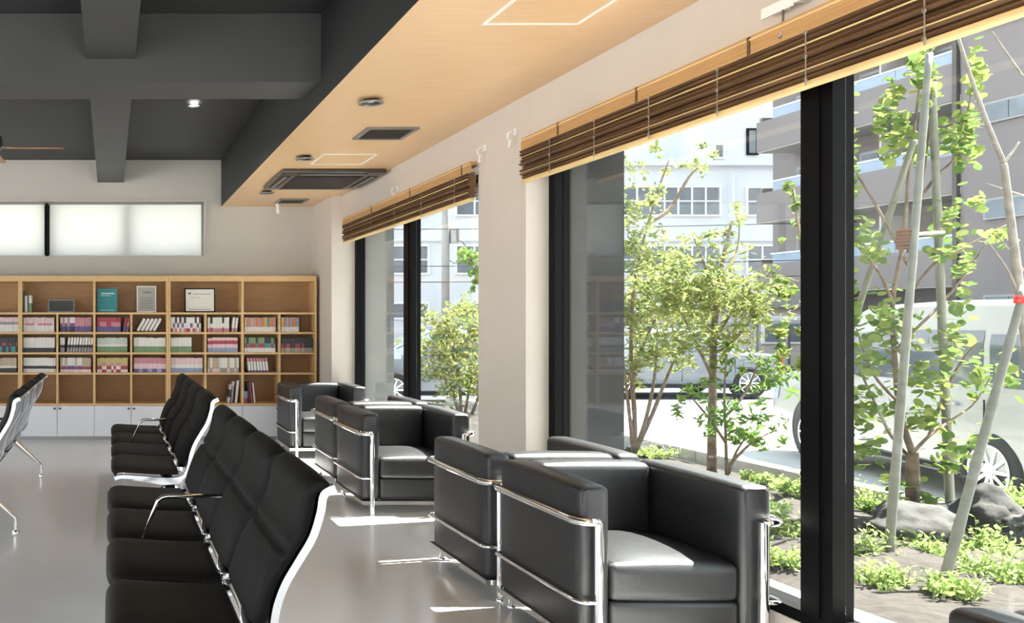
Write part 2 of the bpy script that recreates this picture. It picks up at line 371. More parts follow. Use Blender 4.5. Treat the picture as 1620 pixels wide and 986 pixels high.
for (x0, x1, y0, y1) in ((-.30, .30, -.44, -.36), (-.30, .30, .36, .44), (-.43, -.35, -.30, .30), (.35, .43, -.30, .30)):
    MB().box(x0, x1, y0, y1, -.040, -.034).build('air_slot', M['dark'], ac)
    lx = (x1-x0) > (y1-y0)
    (MB().box(x0+.01, x1-.01, y0+.02, y1-.03, -.046, -.040) if lx else MB().box(x0+.02, x1-.03, y0+.01, y1-.01, -.046, -.040)).build('air_flap', M['greymetal'], ac)
gr = MB().box(-.30, .30, -.30, .30, -.041, -.034).build('grille', M['dark'], ac)
me = MB().box(-.28, .28, -.004, .004, -.048, -.041).mesh('grille_slat', M['bronze'])
for k in range(18):
    s = link('grille_slat', me, gr); s.location = (0, -.27+.54*k/17, 0)
tag(MB().lathe([(.0001, -.11), (.018, -.105), (.022, -.07), (.014, -.04), (.03, -.012), (.03, 0)], (1.90, 9.55, HS), seg=16).build('ceiling_sensor', M['white'], smooth=True), 'small white sensor hanging from the wood ceiling at the back wall', 'sensor')
# ceiling fan at the left edge
fan = thing('ceiling_fan', (-1.05, 7.35, 2.84), 'ceiling fan with dark motor and brown blades under the dark ceiling', 'fan')
MB().lathe([(.0001, .36), (.06, .36), (.06, .32), (.016, .30), (.016, .14), (.06, .12), (.10, .10), (.11, .02), (.08, -.02), (.0001, -.03)], seg=24).build('motor', M['bronze'], fan, smooth=True)
MB().lathe([(.0001, -.06), (.05, -.05), (.055, -.028), (.0001, -.028)], seg=20).build('hub_cap', M['greymetal'], fan, smooth=True)
bmesh_bl = MB().prism([(.14, -.045), (.60, -.07), (.64, -.04), (.64, .04), (.60, .07), (.14, .045)], .0, .008, 'z').mesh('blade', M['fanwood'])
arm_me = MB().box(.08, .18, -.02, .02, .002, .014).mesh('blade_arm', M['bronze'])
for k in range(4):
    b = link('blade', bmesh_bl, fan); b.rotation_euler = (.18, 0, k*PI/2+.02)
    a = link('blade_arm', arm_me, b)

# ================================================================== BOOK WALL
FX = 9.39; SD = .33
def bookcase(x0, w, lab, place):
    o = thing('bookcase', (x0+w/2, FX, 0), lab, 'bookcase', 'open oak bookcases with white doors')
    h = w/2; t = .022
    zt = 1.839; zs = [.412, .756, .983, 1.21, 1.430]
    MB().box(-h, h, 0, SD, zt-.062, zt).build('top_panel', M['shelfwood'], o)
    for s in (-1, 1):
        MB().box(min(s*h, s*(h-t)), max(s*h, s*(h-t)), 0, SD, .412, zt-.062).build('side_panel', M['shelfwood'], o)
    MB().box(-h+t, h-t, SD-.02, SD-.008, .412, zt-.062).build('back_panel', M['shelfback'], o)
    MB().box(-.013, .013, .002, SD-.02, .412, zt-.062).build('divider', M['shelfwood'], o)
    for s in (-1, 1):
        MB().box(s*h/2-.011, s*h/2+.011, .004, SD-.02, .412, 1.412).build('divider', M['shelfwood'], o)
    for z in zs:
        MB().box(-h+t, h-t, .006 if z > .5 else -.004, SD-.02, z-.022, z).build('shelf', M['shelfwood'], o)
    MB().box(-h, h, .03, SD, .0, .045).build('plinth', M['greymetal'], o)
    MB().box(-h, h, .022, SD, .045, .388).build('base_carcass', M['cabwhite'], o)
    dw = w/4
    for k in range(4):
        d = MB().rbox(-h+k*dw+.002, -h+(k+1)*dw-.002, 0, .020, .045, .385, .003, sub=1).build('door', M['cabwhite'], o)
        kx = -h+(k+1)*dw-.03 if k % 2 == 0 else -h+k*dw+.03
        MB().lathe([(.0001, -.022), (.012, -.020), (.012, -.010), (.006, -.008), (.006, 0)], (kx, 0, .357), 'y', 12).build('knob', M['bronze'], d, smooth=True)
    return o
UW = 1.655
bookcase(.647, UW, 'oak bookcase with white doors, the right end one beside the window pilaster', 2)
bookcase(.647-UW-.002, UW, 'oak bookcase with white doors, the middle one holding the teal book', 1)
bookcase(.647-2*UW-.004, UW, 'oak bookcase with white doors, cut off by the left edge of the photo', 0)
# books
def col_of(c):
    g = sum(c)/3; return tuple(((q*.78+g*.22)/255)**2.2 for q in c)
bmats = {}
def bm_(c):
    if c not in bmats: bmats[c] = mat('book_cover', col_of(c), .5, noise_scale=30, noise_amt=.08)
    return bmats[c]
bookmesh = {}
def book_mesh(w, h, bands, key):
    k = (round(w, 3), round(h, 3), key)
    if k in bookmesh: return bookmesh[k]
    mb = MB(); mats = []
    z = 0
    for i, (frac, c) in enumerate(bands):
        z2 = z+frac*h; mb.box(-w/2, w/2, 0, .15, z, z2, i); mats.append(bm_(c)); z = z2
    me = mb.mesh('book', mats); bookmesh[k] = me; return me
W_ = (225, 222, 216); PK = (205, 130, 145); GN = (120, 160, 110); PU = (105, 85, 150); DK = (60, 62, 66); TL = (70, 150, 150); BL = (140, 160, 200)
RD = (190, 60, 80); YL = (205, 185, 110); GR = (150, 150, 150); LP = (228, 190, 196); OR = (205, 130, 80); TN = (190, 170, 140)
def cellx(u, c):   # u: unit index 0 right,1 mid,2 left ; c: column 0..3
    x0 = .647-u*(UW+.002); return x0+.024+c*UW/4, x0+(c+1)*UW/4-.016
rows = {1: 1.210, 2: .983, 3: .756}
ORD = 'leftmost second third fourth fifth sixth seventh eighth ninth tenth eleventh twelfth thirteenth fourteenth fifteenth sixteenth seventeenth eighteenth'.split()
def fill(u, c, r, pal, n, bw, desc, frac=1.0, lean=None, hh=.165, x_start=0.0):
    x0, x1 = cellx(u, c)
    x = x0+.006+x_start; z = rows[r]
    grp = 'books: '+desc
    for i in range(n):
        w = bw*R.uniform(.88, 1.1)
        if x+w > x1-.004: break
        pi = R.randrange(len(pal)); p = pal[pi]
        key = desc+str(pi); h = hh*(1 if R.random() < .6 else R.uniform(.96, 1.0))
        me = book_mesh(round(w, 3), h, p, key)
        o = link('book', me); o.location = (x+w/2, FX+.055+R.uniform(-.004, .004), z+.0005)
        tag(o, ('leftmost ' if i == 0 else ORD[i]+' from left, ')+desc, 'book', grp)
        if lean and i >= n-lean[0]:
            o.rotation_euler = (0, lean[1], 0); o.location.x += .012+.5*w; x += .006
            o.location.z += math.sin(lean[1])*w/2
        x += w+.0012
U0, U1, U2 = 2, 1, 0
fill(U0, 3, 1, [[(.5, W_), (.2, GR), (.3, LP)]], 17, .0215, 'pale pink book, upper book row, at left photo edge')
fill(U0, 3, 2, [[(.45, DK), (.2, RD), (.35, DK)], [(.4, TL), (.6, DK)]], 14, .024, 'dark red and teal book, at left photo edge')
fill(U0, 3, 3, [[(.3, DK), (.15, W_), (.55, TN)]], 13, .026, 'cream dark-footed book, lowest book row, left photo edge')
fill(U1, 0, 1, [[(.45, W_), (.15, PK), (.4, LP)], [(.45, W_), (.55, LP)]], 16, .0215, 'thin rose and white book above the black-footed white books')
fill(U1, 1, 1, [[(.4, PU), (.6, PK)], [(.35, DK), (.25, PU), (.4, W_)]], 14, .026, 'purple-footed pink book in the cell left of the crimson books')
fill(U1, 2, 1, [[(.38, PU), (.62, RD)], [(.38, PU), (.3, PK), (.32, RD)]], 12, .026, 'crimson book with purple foot below the teal display book', lean=(2, .18))
fill(U1, 0, 2, [[(.3, DK), (.7, W_)]], 15, .0235, 'white black-footed book in the full even middle row')
fill(U1, 1, 2, [[(.3, GR), (.2, DK), (.5, W_)]], 12, .025, 'white grey-footed book among those leaning right, middle row', lean=(10, .12))
fill(U1, 2, 2, [[(.4, GN), (.15, W_), (.45, (190, 205, 195))]], 14, .025, 'pale green-footed book directly below the crimson books')
fill(U1, 3, 2, [[(.4, GN), (.6, W_)]], 15, .0245, 'white green-footed book directly below the slumped binders')
fill(U1, 0, 3, [[(.25, W_), (.2, DK), (.55, W_)]], 13, .027, 'dark-banded white book below the black-footed white books')
fill(U1, 1, 3, [[(.2, LP), (.25, PU), (.55, W_)], [(.2, W_), (.2, RD), (.6, TN)]], 13, .026, 'mauve-banded cream book left of the yellow-topped books')
fill(U1, 2, 3, [[(.2, RD), (.25, W_), (.2, PK), (.35, YL)], [(.2, W_), (.25, RD), (.55, YL)]], 13, .026, 'yellow-topped red and white book, lowest book row')
fill(U1, 3, 3, [[(.25, BL), (.35, LP), (.4, PK)], [(.25, PU), (.35, LP), (.4, PK)]], 7, .050, 'thick pink book right of the yellow-topped books')
fill(U2, 0, 1, [[(.25, PK), (.35, W_), (.4, DK)], [(.25, RD), (.75, W_)], [(.3, W_), (.3, PU), (.4, W_)]], 15, .024, 'red and white comic under the framed certificate')
fill(U2, 1, 1, [[(.25, PK), (.75, W_)], [(.3, RD), (.3, W_), (.4, DK)]], 11, .026, 'red-footed white comic right of the certificate, part-filled cell', lean=(2, .1))
fill(U2, 2, 1, [[(.35, W_), (.65, TL)], [(.35, W_), (.65, OR)], [(.35, W_), (.65, PK)], [(.35, W_), (.65, YL)]], 15, .0245, 'bright-spined white-footed book in the full cell, right bookcase')
fill(U2, 3, 1, [[(.35, W_), (.65, YL)], [(.35, W_), (.65, OR)], [(.35, W_), (.65, BL)]], 8, .024, 'yellow-orange spined book, half-filled cell, right end of bookcase')
fill(U2, 0, 2, [[(.4, GN), (.6, W_)]], 9, .025, 'white green-footed book in the half-filled cell, right bookcase')
fill(U2, 1, 2, [[(.3, BL), (.25, LP), (.25, RD), (.2, LP)]], 8, .046, 'thick book banded red, pink and blue, middle row')
fill(U2, 2, 2, [[(.3, W_), (.3, TL), (.4, DK)], [(.3, W_), (.3, RD), (.4, GN)]], 15, .0245, 'teal or red spotted book below the bright-spined row')
fill(U2, 3, 2, [[(.3, GR), (.7, DK)], [(.3, TN), (.3, RD), (.4, DK)]], 14, .025, 'dark-spined book, middle row, right end of book wall')
fill(U2, 0, 3, [[(.3, BL), (.25, W_), (.45, LP)]], 8, .046, 'thick pale pink blue-footed book, lowest row, right bookcase')
fill(U2, 1, 3, [[(.25, LP), (.75, TN)], [(.3, GR), (.7, W_)]], 13, .026, 'cream and white book below the thick red-banded books')
fill(U2, 2, 3, [[(.15, PU), (.6, W_), (.25, PK)]], 7, .027, 'white pink-headed book leaning left, lowest book row', lean=(7, -.12), x_start=.02)
# slanting binders (cell u1 c3 row1)
x0, x1 = cellx(U1, 3)
for i in range(5):
    o = link('binder', book_mesh(.03, .158, [(1, W_)], 'bind')); o.location = (x0+.05+.045*i, FX+.06, rows[1]+.013)
    o.rotation_euler = (0, .52, 0); tag(o, ('leftmost ' if i == 0 else ORD[i]+' from left, ')+'white binder slumped steeply to the right', 'binder', 'slumped white binders')
def lone(name, px, w, h, z, th, c, lab, cat, tilt=0, lean=0, grp=None, bands=None, y=.06):
    mb = MB(); X = (px-CX)*FX/F
    o = link(name, book_mesh(w, h, bands or [(1, c)], lab)); o.location = (X, FX+y, z+.001+abs(math.sin(tilt))*w/2)
    o.rotation_euler = (0, tilt, 0); return tag(o, lab, cat, grp)
zt = 1.430
lone('book', 36, .022, .24, zt, 0, (70, 95, 90), 'tall dark green book at the left end of the top shelf', 'book')
lone('book', 40.5, .03, .185, zt, 0, W_, 'white folder between green books on the top shelf', 'book')
lone('book', 47, .035, .19, zt, 0, GN, 'white and green folder right of the white one on the top shelf', 'book', bands=[(.55, (110, 150, 120)), (.45, W_)])
lone('brochure', 363, .02, .21, .412, 0, W_, 'thin brochure on the bottom shelf, left of the leaning pair', 'brochure', .12, bands=[(.3, W_), (.4, DK), (.3, LP)])
lone('brochure', 367.5, .02, .24, .412, 0, W_, 'grey brochure in the middle of the three on the bottom shelf', 'brochure', .10, bands=[(.8, GR), (.2, W_)])
lone('brochure', 374.5, .026, .25, .412, 0, W_, 'tall white brochure leaning right on the bottom shelf', 'brochure', .10)
lone('brochure', 388, .07, .13, .412, 0, BL, 'short blue and white brochure stack on the bottom shelf', 'brochure', bands=[(.4, RD), (.6, BL)])
lone('brochure', 396.5, .02, .23, .412, 0, DK, 'dark brochure leaning left against the red one', 'brochure', -.1)
lone('brochure', 400, .02, .23, .412, 0, RD, 'red brochure leaning left on the bottom shelf', 'brochure', -.1)
lone('brochure', 404.5, .018, .225, .412, 0, W_, 'white brochure at the right of the red one on the bottom shelf', 'brochure', -.1)
tag(MB().box(-.08, .08, 0, .16, 0, .02).box(-.078, .078, .002, .158, .02, .045).build('magazine_stack', bm_(YL)), 'flat pile of yellowish magazines on the bottom shelf behind the far armchair', 'magazines')
bpy.data.objects['magazine_stack'].location = ((481-CX)*FX/F, FX+.05, .414)
def display(px, w, h, face, lab, cat, name, frame=None, marks=None, tilt=-.12):
    o = thing(name, ((px-CX)*FX/F, FX+.10, zt+.003), lab, cat)
    o.rotation_euler = (tilt, 0, 0); t = .012
    if frame:
        MB().box(-w/2, w/2, 0, .015, 0, t).box(-w/2, w/2, 0, .015, h-t, h).box(-w/2, -w/2+t, 0, .015, t, h-t).box(w/2-t, w/2, 0, .015, t, h-t).build('frame', frame, o)
        MB().box(-w/2+t, w/2-t, .004, .012, t, h-t).build('sheet', bm_(face), o)
    else: MB().box(-w/2, w/2, 0, .015, 0, h).build('cover', bm_(face), o)
    if marks:
        mb = MB()
        for (a, b, c, d) in marks[1]: mb.box(a, b, -.001 if not frame else .003, .004, c, d)
        mb.build('print', bm_(marks[0]), o)
    return o
display(96, .30, .145, (66, 68, 68), 'low dark grey framed plaque on the top shelf', 'plaque', 'plaque', M['greymetal'])
display(169.5, .225, .27, (45, 155, 165), 'teal covered book standing face out on the top shelf', 'book', 'display_book', marks=((190, 225, 230), [(-.07, .08, .205, .222), (-.08, .04, .185, .192), (-.08, .08, .02, .026)]))
display(232.5, .22, .30, (170, 168, 160), 'grey framed sheet in a silver frame on the top shelf', 'frame', 'framed_sheet', M['white'], marks=((120, 122, 120), [(-.04, .05, .22, .235)]+[(-.07, .07, .05+.022*i, .056+.022*i) for i in range(6)]))
display(318, .345, .275, (232, 230, 222), 'white certificate in a black frame on the top shelf', 'certificate', 'framed_certificate', M['black'], marks=((110, 110, 108), [(-.13, -.10, .205, .225), (-.08, .12, .205, .21), (-.11, .0, .165, .168), (-.13, .12, .03, .035)]))

# ================================================================== TANDEM SEATING
NS, PIT = 4, .55
def spline(pts, n):
    out = []
    m = len(pts)
    for i in range(n):
        t = i/(n-1)*(m-1); k = min(int(t), m-2); f = t-k
        p = [Vector(pts[max(0, min(m-1, k+j))]) for j in (-1, 0, 1, 2)]
        out.append(.5*((2*p[1])+(-p[0]+p[2])*f+(2*p[0]-5*p[1]+4*p[2]-p[3])*f*f+(-p[0]+3*p[1]-3*p[2]+p[3])*f**3))
    return out
seat_curve = [(.012, .385), (.03, .408), (.12, .405), (.24, .398), (.34, .395), (.395, .398)]
back_curve = [(.425, .44), (.448, .52), (.475, .59), (.515, .655), (.553, .72), (.572, .785), (.583, .835), (.625, .86)]
def pad(curve, width, T, n=26, m=14, seams=(), side=1):
    c = spline(curve, n); mb = MB(); vs = []
    L = [0]
    for i in range(1, n): L.append(L[-1]+(c[i]-c[i-1]).length)
    tot = L[-1]
    rows_ = []
    for i in range(n):
        d = (c[min(i+1, n-1)]-c[max(i-1, 0)]).normalized(); nn = Vector((-d.y, d.x))*side
        e = min(L[i], tot-L[i])/.03; et = math.sqrt(max(0.0, 1-(1-min(1, e))**2))
        dip = 1.0
        for s in seams: dip -= .42*math.exp(-((L[i]/tot-s)/.018)**2)
        top = []; bot = []
        for j in range(m+1):
            w = -1+2*j/m; w = math.copysign(abs(w)**.7, w)
            ew = math.sqrt(max(0, 1-abs(w)**4))
            t = T*et*ew*dip
            top.append((c[i].x+nn.x*t, w*width/2, c[i].y+nn.y*t)); bot.append((c[i].x-nn.x*t*.15, w*width/2, c[i].y-nn.y*t*.15))
        rows_.append(top+bot[::-1])
    k = len(rows_[0])
    for r in rows_: vs += r
    fs = [(i*k+j, i*k+(j+1) % k, (i+1)*k+(j+1) % k, (i+1)*k+j) for i in range(n-1) for j in range(k)]
    fs += [tuple(range(k))[::-1], tuple((n-1)*k+j for j in range(k))]
    return mb.add(vs, fs)
def ribbon(curve, y, w, t, n=40, off=0):
    c = spline(curve, n); vs = []
    for i in range(n):
        d = (c[min(i+1, n-1)]-c[max(i-1, 0)]).normalized(); nn = Vector((-d.y, d.x)); p = c[i]+nn*off
        for (a, b) in ((-1, -1), (1, -1), (1, 1), (-1, 1)):
            q = p+nn*b*t/2; vs.append((q.x, y+a*w/2, q.y))
    fs = [(i*4+j, i*4+(j+1) % 4, i*4+4+(j+1) % 4, i*4+4+j) for i in range(n-1) for j in range(4)]+[(3, 2, 1, 0), tuple((n-1)*4+j for j in range(4))]
    return MB().add(vs, fs)
def bench(loc, lab):
    o = thing('tandem_bench', loc, lab, 'seating', 'four-seat tandem benches')
    sp_ = pad(seat_curve, PIT-.012, .046, seams=()).mesh('seat', M['seatpad'], True)
    bp_ = pad(back_curve, PIT-.010, .042, n=40, seams=(.50,)).mesh('backrest', M['pad'], True)
    shell = [(.437, .43)]+[(p[0]+.019, p[1]-.003) for p in back_curve[1:-1]]+[(.628, .852)]
    shm = ribbon(shell, 0, PIT-.05, .006, 24).mesh('back_shell', M['satin'], True, SM)
    slot = MB().box(-.0, .003, -.012, .012, 0, .11).mesh('back_slot', M['dark'])
    con = MB()
    con.tube([(.405, y, z) for y, z in ((-.20, .418), (-.17, .432), (-.10, .452), (0, .446), (.10, .452), (.17, .432), (.20, .418))], [.010, .022, .017, .013, .017, .022, .010], 10, flat=.7)
    con.rbox(.385, .425, -.235, -.195, .405, .440, .006, sub=1).rbox(.385, .425, .195, .235, .405, .440, .006, sub=1)
    con_m = con.mesh('connector', M['alu'], True, math.radians(40))
    for k in range(NS):
        y = (k-1.5)*PIT
        s = link('seat', sp_, o); s.location = (0, y, 0)
        b = link('backrest', bp_, o); b.location = (0, y, 0)
        h = link('back_shell', shm, o); h.location = (0, y, 0)
        sl = link('back_slot', slot, h); sl.location = (.592, .17, .72); sl.rotation_euler = (0, .18, 0)
        c = link('connector', con_m, o); c.location = (0, y, 0)
    fc = [(.004, .372), (.05, .385), (.2, .376), (.34, .368), (.42, .385), (.452, .44), (.468, .52), (.492, .585), (.53, .65), (.568, .715), (.590, .785), (.600, .835), (.632, .852)]
    fm = ribbon(fc, 0, .03, .022, 60).mesh('side_frame', M['alu'], True, SM)
    for k in range(NS+1):
        s = link('side_frame', fm, o); s.location = (0, (k-2)*PIT+(.006 if k == 0 else (-.006 if k == NS else 0)), 0)
        if 0 < k < NS: s.scale = (1, .4, 1)
    MB().rbox(.315, .375, -2*PIT+.06, 2*PIT-.06, .29, .335, .005, sub=1).build('beam', M['black'], o, smooth=True, autos=SM)
    br = MB().prism([(.10, .358), (.42, .358), (.40, .33), (.30, .325)], -.03, .03).mesh('bracket', M['alu'])
    for k in range(NS+1):
        s = link('bracket', br, o); s.location = (0, (k-2)*PIT*.93, 0)
    lg = MB()
    for sx in (-1, 1):
        x0 = .345
        pts = [(x0+sx*.02, 0, .295), (x0+sx*.12, 0, .205), (x0+sx*.22, 0, .115), (x0+sx*.244, 0, .090), (x0+sx*.248, 0, .02)]
        lg.tube(pts, [.026, .020, .014, .013, .012], 10)
        lg.lathe([(.0001, 0), (.024, 0), (.024, .012), (.012, .022)], (x0+sx*.248, 0, 0), seg=12)
    lm = lg.mesh('leg', M['alu'], True, math.radians(50))
    for y in (-2*PIT+.12, 2*PIT-.12):
        s = link('leg', lm, o); s.location = (0, y, 0)
    MB().tube([(.130, 0, .43), (.188, 0, .565), (.196, 0, .583), (.212, 0, .597), (.235, 0, .602), (.49, 0, .604)], [.006, .008, .009, .010, .010, .008], 10, flat=1.0).build('armrest', M['alu'], o, smooth=True)
    return o
benchA = bench((.0, 3.47, 0), 'black padded four-seat bench on aluminium frame, nearest and filling the lower left')
b2 = copy_tree(benchA); b2.location = (.02, 6.19, 0); b2['label'] = 'black padded four-seat bench behind the nearest one, in front of the white cabinets'
b3 = copy_tree(benchA); b3.location = (-1.185, 6.24, 0); b3['label'] = 'four-seat bench at the left photo edge showing its silver back shells'

# ================================================================== ARMCHAIRS
def armchair(loc, lab, rz=0):
    o = thing('armchair', loc, lab, 'armchair', 'black leather cube armchairs with tubular frames', rz)
    W, D = .39, .35           # half width / half depth of frame centreline
    cw = W-.018; cf = -D+.03; cb = D-.018; at = .122
    for s in (-1, 1):
        x0, x1 = sorted((s*cw, s*(cw-at)))
        a = MB()
        a.rbox(x0, x1, cf, cb, .095, .69, .026, crown=(.006, .004, .008), sub=6)
        a.build('arm_cushion', M['leather'], o, smooth=True)
        # piping round the front face of the arm
        xi0, xi1 = x0+.018, x1-.018
        MB().tube([(xi0, cf+.004, .115), (xi0, cf+.004, .664), (xi0+.012, cf+.004, .678), (xi1-.012, cf+.004, .678), (xi1, cf+.004, .664), (xi1, cf+.004, .115)], .0042, 6).build('piping', M['piping'], bpy.data.objects[-1] if False else o, smooth=True)
    bi = cw-at
    MB().rbox(-bi+.001, bi-.001, cb-.125, cb, .095, .688, .028, crown=(.0, .010, .008), sub=6).build('back_cushion', M['leather'], o, smooth=True)
    MB().rbox(-bi+.002, bi-.002, cf+.002, cb-.126, .248, .390, .026, crown=(0, .004, .030), sub=6).build('seat_cushion', M['leather'], o, smooth=True)
    MB().rbox(-bi+.002, bi-.002, cf+.004, cb-.126, .095, .246, .020, crown=(0, .004, 0), sub=4).build('lower_cushion', M['leather'], o, smooth=True)
    r = .0165; lx = W-.078
    # legs
    for sx in (-1, 1):
        for yy in (-D+.0, D+.0):
            MB().tube([(sx*lx, yy, 0), (sx*lx, yy, .56)], r, 12).lathe([(.0001, 0), (r+.003, 0), (r+.003, .008), (r, .012)], (sx*lx, yy, 0), seg=12).build('leg', M['chrome'], o, smooth=True, autos=math.radians(50))
    def loop(z, rad, cr, close_front=False):
        pts = [(-lx, -D, z)]
        def arc(cx, cy, a0, a1, n=5):
            for k in range(n+1):
                t = a0+(a1-a0)*k/n; pts.append((cx+cr*math.cos(t), cy+cr*math.sin(t), z))
        arc(-W+cr, -D+cr, -PI/2, -PI); arc(-W+cr, D-cr, PI, PI/2); arc(W-cr, D-cr, PI/2, 0); arc(W-cr, -D+cr, 0, -PI/2)
        pts.append((lx, -D, z)); return pts
    MB().tube(loop(.56, r, .045), r, 12).build('top_rail', M['chrome'], o, smooth=True)
    MB().tube(loop(.255, .008, .035), .0085, 10).build('middle_rail', M['chrome'], o, smooth=True)
    br = MB()
    br.box(-W+.01, W-.01, -D-.004, -D+.03, .075, .10).box(-W+.01, W-.01, D-.03, D+.004, .075, .10).box(-W+.01, -W+.04, -D+.03, D-.03, .075, .10).box(W-.04, W-.01, -D+.03, D-.03, .075, .10)
    br.build('base_rail', M['chrome'], o)
    return o
XA = 2.165
a1 = armchair((2.165, 3.54, 0), 'black leather armchair nearest the camera, facing it, by the thick black mullion')
def ac_copy(x, y, rz, lab):
    c = copy_tree(a1); c.location = (x, y, 0); c.rotation_euler = (0, 0, rz); c['label'] = lab; return c
ac_copy(2.155, 4.33, PI, 'black leather armchair backed up against the nearest one, facing away')
ac_copy(2.095, 6.08, 0, 'black leather armchair facing the camera beyond the white pier, its seat in full light')
ac_copy(2.13, 6.93, PI, 'black leather armchair facing away, behind the middle chair that faces the camera')
ac_copy(2.115, 8.49, 0, 'black leather armchair farthest away, beside the book wall')
ac_copy(2.205, 1.52, math.radians(-4), 'armchair of which only the dark top edge shows in the bottom right corner')

# ================================================================== BAMBOO BLINDS
def blind(y0, y1, lab, clips, pitch):
    L = y1-y0; o = thing('bamboo_blind', (XW, y0, 2.13), lab, 'blind', 'raised brown bamboo blinds')
    H = .262
    MB().box(-.055, -.005, 0, L, H-.015, H).box(-.058, -.048, 0, L, H-.075, H-.015).build('valance', M['valance'], o)
    MB().box(-.062, -.058, 0, L, H-.020, H-.012).box(-.062, -.058, 0, L, H-.078, H-.070).build('valance_edge', M['rail'], o)
    n = 9; hgt = (H-.095)/n
    me = MB().prism([(-.046, 0), (-.056, .002), (-.066, .010), (-.062, .0165), (-.044, .0215), (-.014, .018), (-.010, .004)], .004, L-.004, 'y').mesh('slat', M['reed'])
    for k in range(n):
        s = link('slat', me, o); s.location = (.004*(k % 2)-.003*((k*7) % 3), 0, .024+k*hgt); s.scale = (1+.10*((k*5) % 3-1), 1, .92)
    for k in (1, 4):
        MB().tube([(-.068, .004, .026+k*hgt*1.6), (-.068, L-.004, .026+k*hgt*1.6)], .0035, 6).build('cane', M['rail'], o, smooth=True)
    MB().rbox(-.062, -.022, 0, L, .0, .020, .006, sub=1).build('bottom_rail', M['rail'], o, smooth=True, autos=SM)
    cm = MB().box(-.0725, -.0705, -.0018, .0018, 0.0, H-.075)
    for zz in (.018, .10, H-.08): cm.lathe([(.005, -.003), (.008, 0), (.005, .003), (.004, 0), (.005, -.003)], (-.073, 0, zz), 'x', 10)
    cme = cm.mesh('lift_cord', M['cord'], True, SM)
    y = pitch*.35
    while y < L-.05:
        s = link('lift_cord', cme, o); s.location = (0, y, 0); y += pitch
    st = MB().box(-.0625, -.058, -.006, .006, H-.078, H-.004).mesh('strap', M['reed'])
    y = pitch*.2
    while y < L:
        s = link('strap', st, o); s.location = (0, y, 0); y += pitch*1.6
    return o
blind(5.60, 8.66, 'brown bamboo blind pulled up over the far window', 0, .62)
blind(1.05, 4.90, 'brown bamboo blind pulled up over the near window with the thick mullion', 0, .42)
def hook(y, z, lab):
    o = thing('wall_hook', (XW, y, z), lab, 'hook', 'white wall hooks above the blinds')
    MB().rbox(-.010, 0, -.018, .018, -.02, .02, .003, sub=1).build('plate', M['white'], o, smooth=True, autos=SM)
    MB().tube([(-.01, 0, 0), (-.035, 0, .0), (-.05, 0, -.012), (-.05, 0, -.035), (-.035, 0, -.045)], .006, 8).build('hook', M['white'], o, smooth=True)
    MB().tube([(-.035, 0, -.045), (-.037, .004, -.075)], .007, 8).lathe([(.0001, -.012), (.010, -.006), (.010, .006), (.0001, .012)], (-.037, .004, -.085), seg=10).build('bead', M['white'], o, smooth=True)
hook(5.50, 2.46, 'white wall hook at the left edge of the white pier')
hook(5.08, 2.47, 'white wall hook at the right edge of the white pier')
hook(7.17, 2.46, 'white wall hook above the far bamboo blind')
ws = thing('wall_sensor', (XW, 2.94, 2.455), 'white box bracket with spring clip above the near blind', 'bracket')
MB().rbox(-.05, 0, -.02, .02, -.012, .05, .004, sub=1).build('housing', M['white'], ws, smooth=True, autos=SM)
MB().box(-.052, -.045, .02, .16, -.02, .018).box(-.045, 0, .09, .10, -.01, .01).build('arm_plate', M['white'], ws)
MB().tube([(-.050, .06, -.02), (-.052, .06, -.09), (-.064, .06, -.12)], .004, 8).build('clip', M['greymetal'], ws, smooth=True)

# ================================================================== OUTSIDE GROUND
S('pavement', MB().box(2.76, 3.44, -6, 14, -.3, -.02), M['paving'])
sb = MB(); nx, ny = 22, 150
for i in range(nx+1):
    for j in range(ny+1):
        x = 3.44+2.12*i/nx; y = -2+16*j/ny
        z = -.03+.06*math.sin(PI*i/nx)**.5+.05*noise.noise(Vector((x*1.3, y*1.3, 0)))+.02*noise.noise(Vector((x*7, y*7, 3)))
        sb.v.append((x, y, z))
for i in range(nx):
    for j in range(ny):
        a = i*(ny+1)+j; sb.f.append((a, a+ny+1, a+ny+2, a+1)); sb.mi.append(0)
S('garden_soil', sb, M['soil'], smooth=True)
kb = thing('kerb', (5.64, 0, -.3), '', ''); del kb['label'], kb['category']; kb['kind'] = 'structure'
km = MB().rbox(-.075, .075, .004, .996, 0, .40, .012, sub=1).mesh('kerb_block', M['kerb'], True, SM)
for k in range(16):
    s = link('kerb_block', km, kb); s.location = (0, -2+k, 0)
S('parking_lot', MB().box(5.70, 26, -6, 14.4, -.35, -.25), M['lot'])
S('street', MB().box(2.7, 120, 14.4, 140, -.36, -.25).box(26, 120, -20, 14.4, -.36, -.255), M['asphalt'])
S('lot_line', MB().box(5.9, 12, 14.5, 14.62, -.26, -.246).box(5.9, 26, 20.0, 20.15, -.26, -.246), M['paving'])
# back and left exterior ground
S('ground_rear', MB().box(-60, 2.76, YB+.2, 60, -.4, -.3).box(-60, -5.15, -40, YB+.2, -.4, -.3).box(-5.15, 60, -40, -6, -.4, -.3).box(-5.15, 2.76, -6, -3.15, -.4, -.3), M['lot'])

